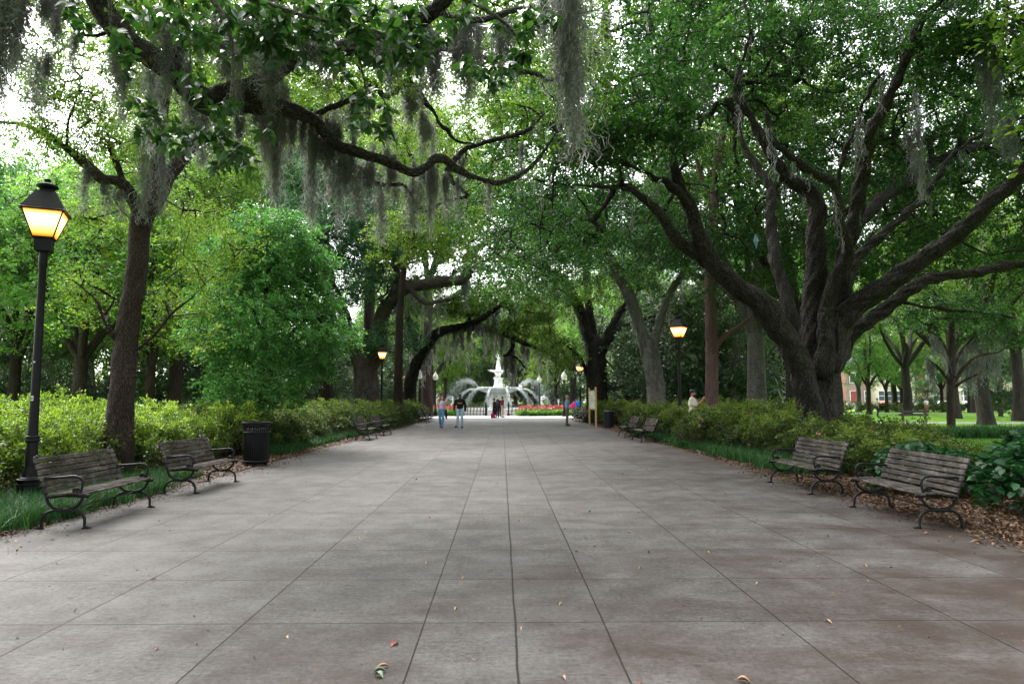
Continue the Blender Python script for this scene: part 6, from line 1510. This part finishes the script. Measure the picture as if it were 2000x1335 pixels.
    mb.obj('pickets', M['iron'], root)
    mb = MB()
    for a in np.linspace(-PI / 2 + .02, 1.5 * PI - .02, 170):
        c, s = math.cos(a), math.sin(a); mb.lathe([(.07, .06), (.04, .15), (.09, .3), (.05, .42), (.07, .5)], 6, center=(10.6 * c, 10.6 * s))
    mb.lathe([(10.5, .5), (10.72, .5), (10.72, .58), (10.5, .58), (10.5, .5)], 96, cap=False); mb.lathe([(10.5, 0), (10.72, 0), (10.72, .08), (10.5, .08), (10.5, 0)], 96, cap=False)
    mb.obj('balusters', M['stone'], root)
    for x in (-1.2, 1.08):
        mb = MB(); mb.lathe([(.14, 0), (.14, .15), (.08, .22), (.07, 1.0), (.13, 1.06), (.05, 1.15), (.08, 1.22), (.02, 1.32)], 12, center=(x, -10.95)); mb.obj('gate_post', M['iron'], root)
    # flower beds outside the fence
    RNG = np.random.default_rng(71); rg = np.random.default_rng(71)
    for sgn, a0, a1, lab in ((-1, -PI / 2 - .95, -PI / 2 - .30, 'left'), (1, -PI / 2 + .16, -PI / 2 + .95, 'right')):
        n = 700; a = rg.uniform(a0, a1, n); r_ = rg.uniform(11.5, 13.6, n)
        C = np.column_stack([FX + r_ * np.cos(a), FY + r_ * np.sin(a), rg.uniform(.08, .34, n)])
        tag(leaf_obj('bedding_plants', [leaf_quads(C, R=.22, sprays=5, per=7, size=.16, flat=1.2, droop=-.6)], 'fresh'), 'green bedding foliage in the ' + lab + ' flower bed before the fountain fence', 'plants', kind='stuff')
        n = 330; a = rg.uniform(a0, a1, n); r_ = rg.uniform(11.6, 12.9, n)
        C = np.column_stack([FX + r_ * np.cos(a), FY + r_ * np.sin(a), rg.uniform(.45, .92, n)])
        tag(leaf_obj('red_flowers', [leaf_quads(C, R=.09, sprays=4, per=5, size=.11, flat=1.6, droop=-.9, width=.3)], 'red_flower'), 'red plumed flowers in the ' + lab + ' bed before the fountain fence', 'flowers', kind='stuff')
    n = 900; a = rg.uniform(0, PI, n); r_ = rg.uniform(17, 21, n)
    C = np.column_stack([FX + r_ * np.cos(a), FY + r_ * np.sin(a), rg.uniform(.1, .9, n)])
    tag(leaf_obj('bedding_plants', [leaf_quads(C, R=.4, sprays=5, per=8, size=.2, flat=.8)], 'azalea'), 'bright low shrubs ringing the far side of the fountain plaza', 'plants', kind='stuff')
    # cream canopy tent behind
    root = empty('canopy_tent', (-.6, 118, 0), 0, 'cream canopy tent glimpsed low behind the fountain', 'tent')
    mb = MB(); mb.add([(-3.2, -2, 1.3), (3.2, -2, 1.3), (3.2, 2, 1.3), (-3.2, 2, 1.3), (-1.8, 0, 2.0), (1.8, 0, 2.0)], [(0, 1, 5, 4), (1, 2, 5), (2, 3, 4, 5), (3, 0, 4)]); mb.obj('roof', plain('cream canvas', (.62, .56, .36), .8), root)
    for x in (-3, 3):
        for y in (-1.8, 1.8): mb = MB(); mb.box((x, y, .65), (.08, .08, 1.3)); mb.obj('pole', M['white'], root)

# ------------------------------------------------------------------ beyond the lawn
if WITH['far']:
    def brick_mat(name, c1, c2):
        t = NT(name); o = t.n('TexCoord').outputs['Object']
        b = t.n('TexBrick', {'Vector': t.mapping(o, (1, 1, 1)), 'Scale': 6.0, 'Color1': (*c1, 1), 'Color2': (*c2, 1), 'Mortar': (.35, .32, .3, 1)}).outputs[0]
        return t.done(t.bsdf(t.mix(t.noise(o, .8, 4), b, c1), .85, .2))
    BR = brick_mat('red brick', (.20, .085, .065), (.24, .11, .08)); CR = plain('cream siding', (.62, .54, .42), .8, .2, 0, .08, 1)
    wn = plain('window glass', (.05, .07, .09), .1, .6); wf = plain('window frame', (.7, .69, .66), .6); rfm = plain('dark roof', (.05, .05, .055), .8)
    def house(px0, px1, Y, h, wall, lab, nw, door=None, rows=2):
        x0, x1 = (px0 - 980) * Y / F, (px1 - 980) * Y / F; W = x1 - x0; D = 9
        root = empty('house', ((x0 + x1) / 2, Y, 0), 0, lab, 'house')
        mb = MB(); mb.box((0, D / 2, h / 2), (W, D, h)); mb.obj('wall', wall, root)
        mb = MB(); mb.add([(-W / 2 - .4, -.5, h), (W / 2 + .4, -.5, h), (W / 2 + .4, D + .5, h), (-W / 2 - .4, D + .5, h), (-W / 2 + 1.5, D / 2, h + 2.4), (W / 2 - 1.5, D / 2, h + 2.4)], [(0, 1, 5, 4), (1, 2, 5), (2, 3, 4, 5), (3, 0, 4), (3, 2, 1, 0)]); mb.obj('roof', rfm, root)
        for j in range(rows):
            for i in range(nw):
                x = -W / 2 + W * (i + .5) / nw; z = 2.3 + j * 3.4
                mb = MB(); mb.box((x, -.04, z), (1.25, .10, 2.0)); f = mb.obj('window', wf, root)
                for zz in (-.46, .46): mb = MB(); mb.box((x, -.10, z + zz), (.98, .04, .82)); mb.obj('pane', wn, f)
        mb = MB(); mb.box((0, -.06, .55), (W, .14, 1.1)); mb.obj('plinth', plain('stone plinth', (.62, .52, .42), .8), root)
        if door:
            mb = MB(); mb.box((door * W, -.08, 1.9), (1.3, .12, 2.6)); mb.obj('door', plain('red door', (.28, .03, .03), .5), root)
            mb = MB()
            for k in range(6): mb.box((door * W, -.25 - .3 * k, .95 - .17 * k), (1.6, .3, .17)); 
            mb.obj('steps', plain('grey steps', (.3, .32, .35), .8), root)
        return root
    house(1655, 1712, 128, 8, BR, 'brick house with red door at the left end of the far street', 2, door=-.2)
    house(1716, 1806, 126, 9, CR, 'cream fronted building in the middle of the far street', 5)
    house(1812, 1850, 124, 9, BR, 'red brick building right of the yellow crossing sign', 2)
    root = house(1872, 1892 + 14, 122, 8, CR, 'pale porch-fronted house right of the lawn trees', 1)
    mb = MB()
    for x in (-1.2, 0, 1.2): mb.lathe([(.12, .4), (.10, 3.2)], 10, center=(x, -1.6))
    mb.box((0, -1.3, 3.3), (3.4, 1.5, .3)); mb.box((0, -1.9, .9), (3.2, .06, .8)); mb.obj('porch', M['white'], root)
    house(1925, 2060, 126, 8, CR, 'pale house behind the small trees at the far right', 6)
    def car(px, Y, col, lab):
        x = (px - 980) * Y / F; root = empty('parked_car', (x, Y, 0), random.uniform(-.05, .05) - .12, lab, 'car', 'cars parked on the far street')
        pm_ = plain('paint ' + lab[:8], col, .25, .6, 0, .03)
        prof = [(-2.2, .35), (-2.25, .7), (-1.95, .85), (-1.35, .92), (-.75, 1.38), (.75, 1.42), (1.45, .98), (2.05, .9), (2.25, .7), (2.2, .35)]
        mb = MB(); n = len(prof); V = [(a, s * (.85 if b > 1.2 else .92), b) for s in (-1, 1) for a, b in prof]; mb.add(V, [list(range(n)), [n + i for i in range(n)][::-1]] + [(i, n + i, n + (i + 1) % n, (i + 1) % n) for i in range(n)]); mb.obj('body', pm_, root)
        mb = MB()
        for s in (-1, 1): mb.add([(-1.15, s * .93, .95), (-.72, s * .88, 1.32), (.7, s * .88, 1.35), (1.25, s * .93, .98)], [(0, 1, 2, 3) if s > 0 else (3, 2, 1, 0)])
        mb.obj('window', wn, root)
        for sx in (-1.35, 1.35):
            for sy in (-.88, .88):
                mb = MB(); Mx = Matrix.Translation((sx, sy, .32)) @ Matrix.Rotation(PI / 2, 4, 'X'); mb.lathe([(.18, -.1), (.32, -.1), (.32, .1), (.18, .1)], 16, Mx); mb.obj('wheel', plain('tyre', (.02, .02, .02), .8), root)
    for px, Y, col, lab in [(1740, 112, (.35, .06, .03), 'dark red car parked on the far street'), (1792, 111, (.7, .7, .72), 'white car parked on the far street below the yellow sign'), (1822, 110, (.66, .68, .7), 'silver car parked on the far street by the brick building'), (1848, 109, (.72, .72, .72), 'white car parked behind the mossy lawn tree')]: car(px, Y, col, lab)
    # yellow crossing sign
    x = (1799 - 980) * 100 / F; root = empty('crossing_sign', (x, 100, 0), 0, 'yellow diamond pedestrian crossing sign beyond the lawn', 'road sign')
    mb = MB(); mb.lathe([(.04, 0), (.04, 3.0)], 8); mb.obj('post', plain('galvanised', (.4, .4, .4), .5), root)
    ym = plain('sign yellow', (.80, .62, .01), .5)
    mb = MB(); mb.add([(0, -.06, 2.0), (.52, -.06, 2.52), (0, -.06, 3.04), (-.52, -.06, 2.52), (0, -.04, 2.0), (.52, -.04, 2.52), (0, -.04, 3.04), (-.52, -.04, 2.52)], [(0, 1, 2, 3), (7, 6, 5, 4), (0, 4, 5, 1), (1, 5, 6, 2), (2, 6, 7, 3), (3, 7, 4, 0)]); mb.obj('plate', ym, root)
    mb = MB(); mb.box((0, -.05, 1.72), (.62, .02, .42)); mb.obj('plate', ym, root)
    bk = plain('sign black', (.01, .01, .01), .5); mb = MB(); mb.ball((.02, -.07, 2.72), (.06, .01, .06)); mb.tube([(.02, -.07, 2.64), (-.02, -.07, 2.45)], .045, 6); mb.tube([(-.02, -.07, 2.45), (-.12, -.07, 2.22)], .03, 6); mb.tube([(-.02, -.07, 2.45), (.1, -.07, 2.24)], .03, 6); mb.tube([(.02, -.07, 2.6), (.14, -.07, 2.46)], .022, 6); mb.tube([(-.16, -.062, 1.78), (.14, -.062, 1.66)], .03, 5); mb.obj('symbol', bk, root)
    x = (1818 - 980) * 101 / F; root = empty('traffic_sign', (x, 101, 0), 0, 'small square grey parking sign right of the yellow sign', 'road sign')
    mb = MB(); mb.lathe([(.04, 0), (.04, 2.9)], 8); mb.obj('post', M['iron'], root); mb = MB(); mb.box((0, -.06, 2.3), (.85, .03, .7)); mb.obj('plate', plain('sign grey', (.45, .46, .46), .5), root); mb = MB(); mb.lathe([(.2, -.01), (.2, .01)], 20, Matrix.Translation((0, -.085, 2.3)) @ Matrix.Rotation(PI / 2, 4, 'X')); mb.obj('symbol', plain('sign red', (.5, .05, .06), .5), root)
    # plank bench seen from behind across the lawn
    root = empty('wooden_bench', (30.6, 50.5, 0), .06, 'plain plank bench seen from behind beside the lawn path', 'bench')
    pw = plain('dark weathered planks', (.07, .065, .055), .85, .2, 0, .25, 10)
    for x in (-.87, .87):
        mb = MB(); mb.box((x, 0, .5), (.13, .13, 1.0), bev=.01); mb.obj('post', pw, root)
    mb = MB(); mb.box((0, .03, .72), (2.3, .05, .16)); mb.box((0, .03, .48), (2.3, .05, .13)); mb.obj('backrest', pw, root)
    mb = MB(); mb.box((0, .3, .42), (2.2, .5, .06)); mb.obj('seat', pw, root)
    # pale blossom shrubs and a white van-like glimpse behind the left trees
    RNG = np.random.default_rng(9)
    C = shell_points(((668 - 980) * 78 / F, 78, 1.5), (3.2, 1.6, 1.7), 150, seed=5); tag(leaf_obj('blossom_shrub', [leaf_quads(C, R=.5, sprays=6, per=9, size=.2)], 'white_flower'), 'pale flowering shrub far behind the old gnarled oak', 'shrub')
    # wood closing the view
    RNG = np.random.default_rng(15); rg = np.random.default_rng(15)
    ang = rg.uniform(-1.15, 1.15, 5200); rr = rg.uniform(150, 190, 5200); zz = rg.random(5200) ** .9 * 17 + .4
    C = np.column_stack([np.sin(ang) * rr, np.cos(ang) * rr, zz * (1 + .25 * np.sin(ang * 23) + .12 * np.sin(ang * 61))])
    k = ~((C[:, 0] > 70) & (C[:, 0] < 130) & (C[:, 2] < 5) & (C[:, 1] > 110))
    tag(leaf_obj('distant_woods', [leaf_quads(C[k], R=2.0, sprays=7, per=8, size=.75, flat=.8)], 'oak_mid'), 'far continuous wood closing the view behind the park trees', 'woods', kind='stuff')

for o in SC.objects:
    if o.parent is not None and o.name.split('.')[0] == 'moss': o['kind'] = 'stuff'
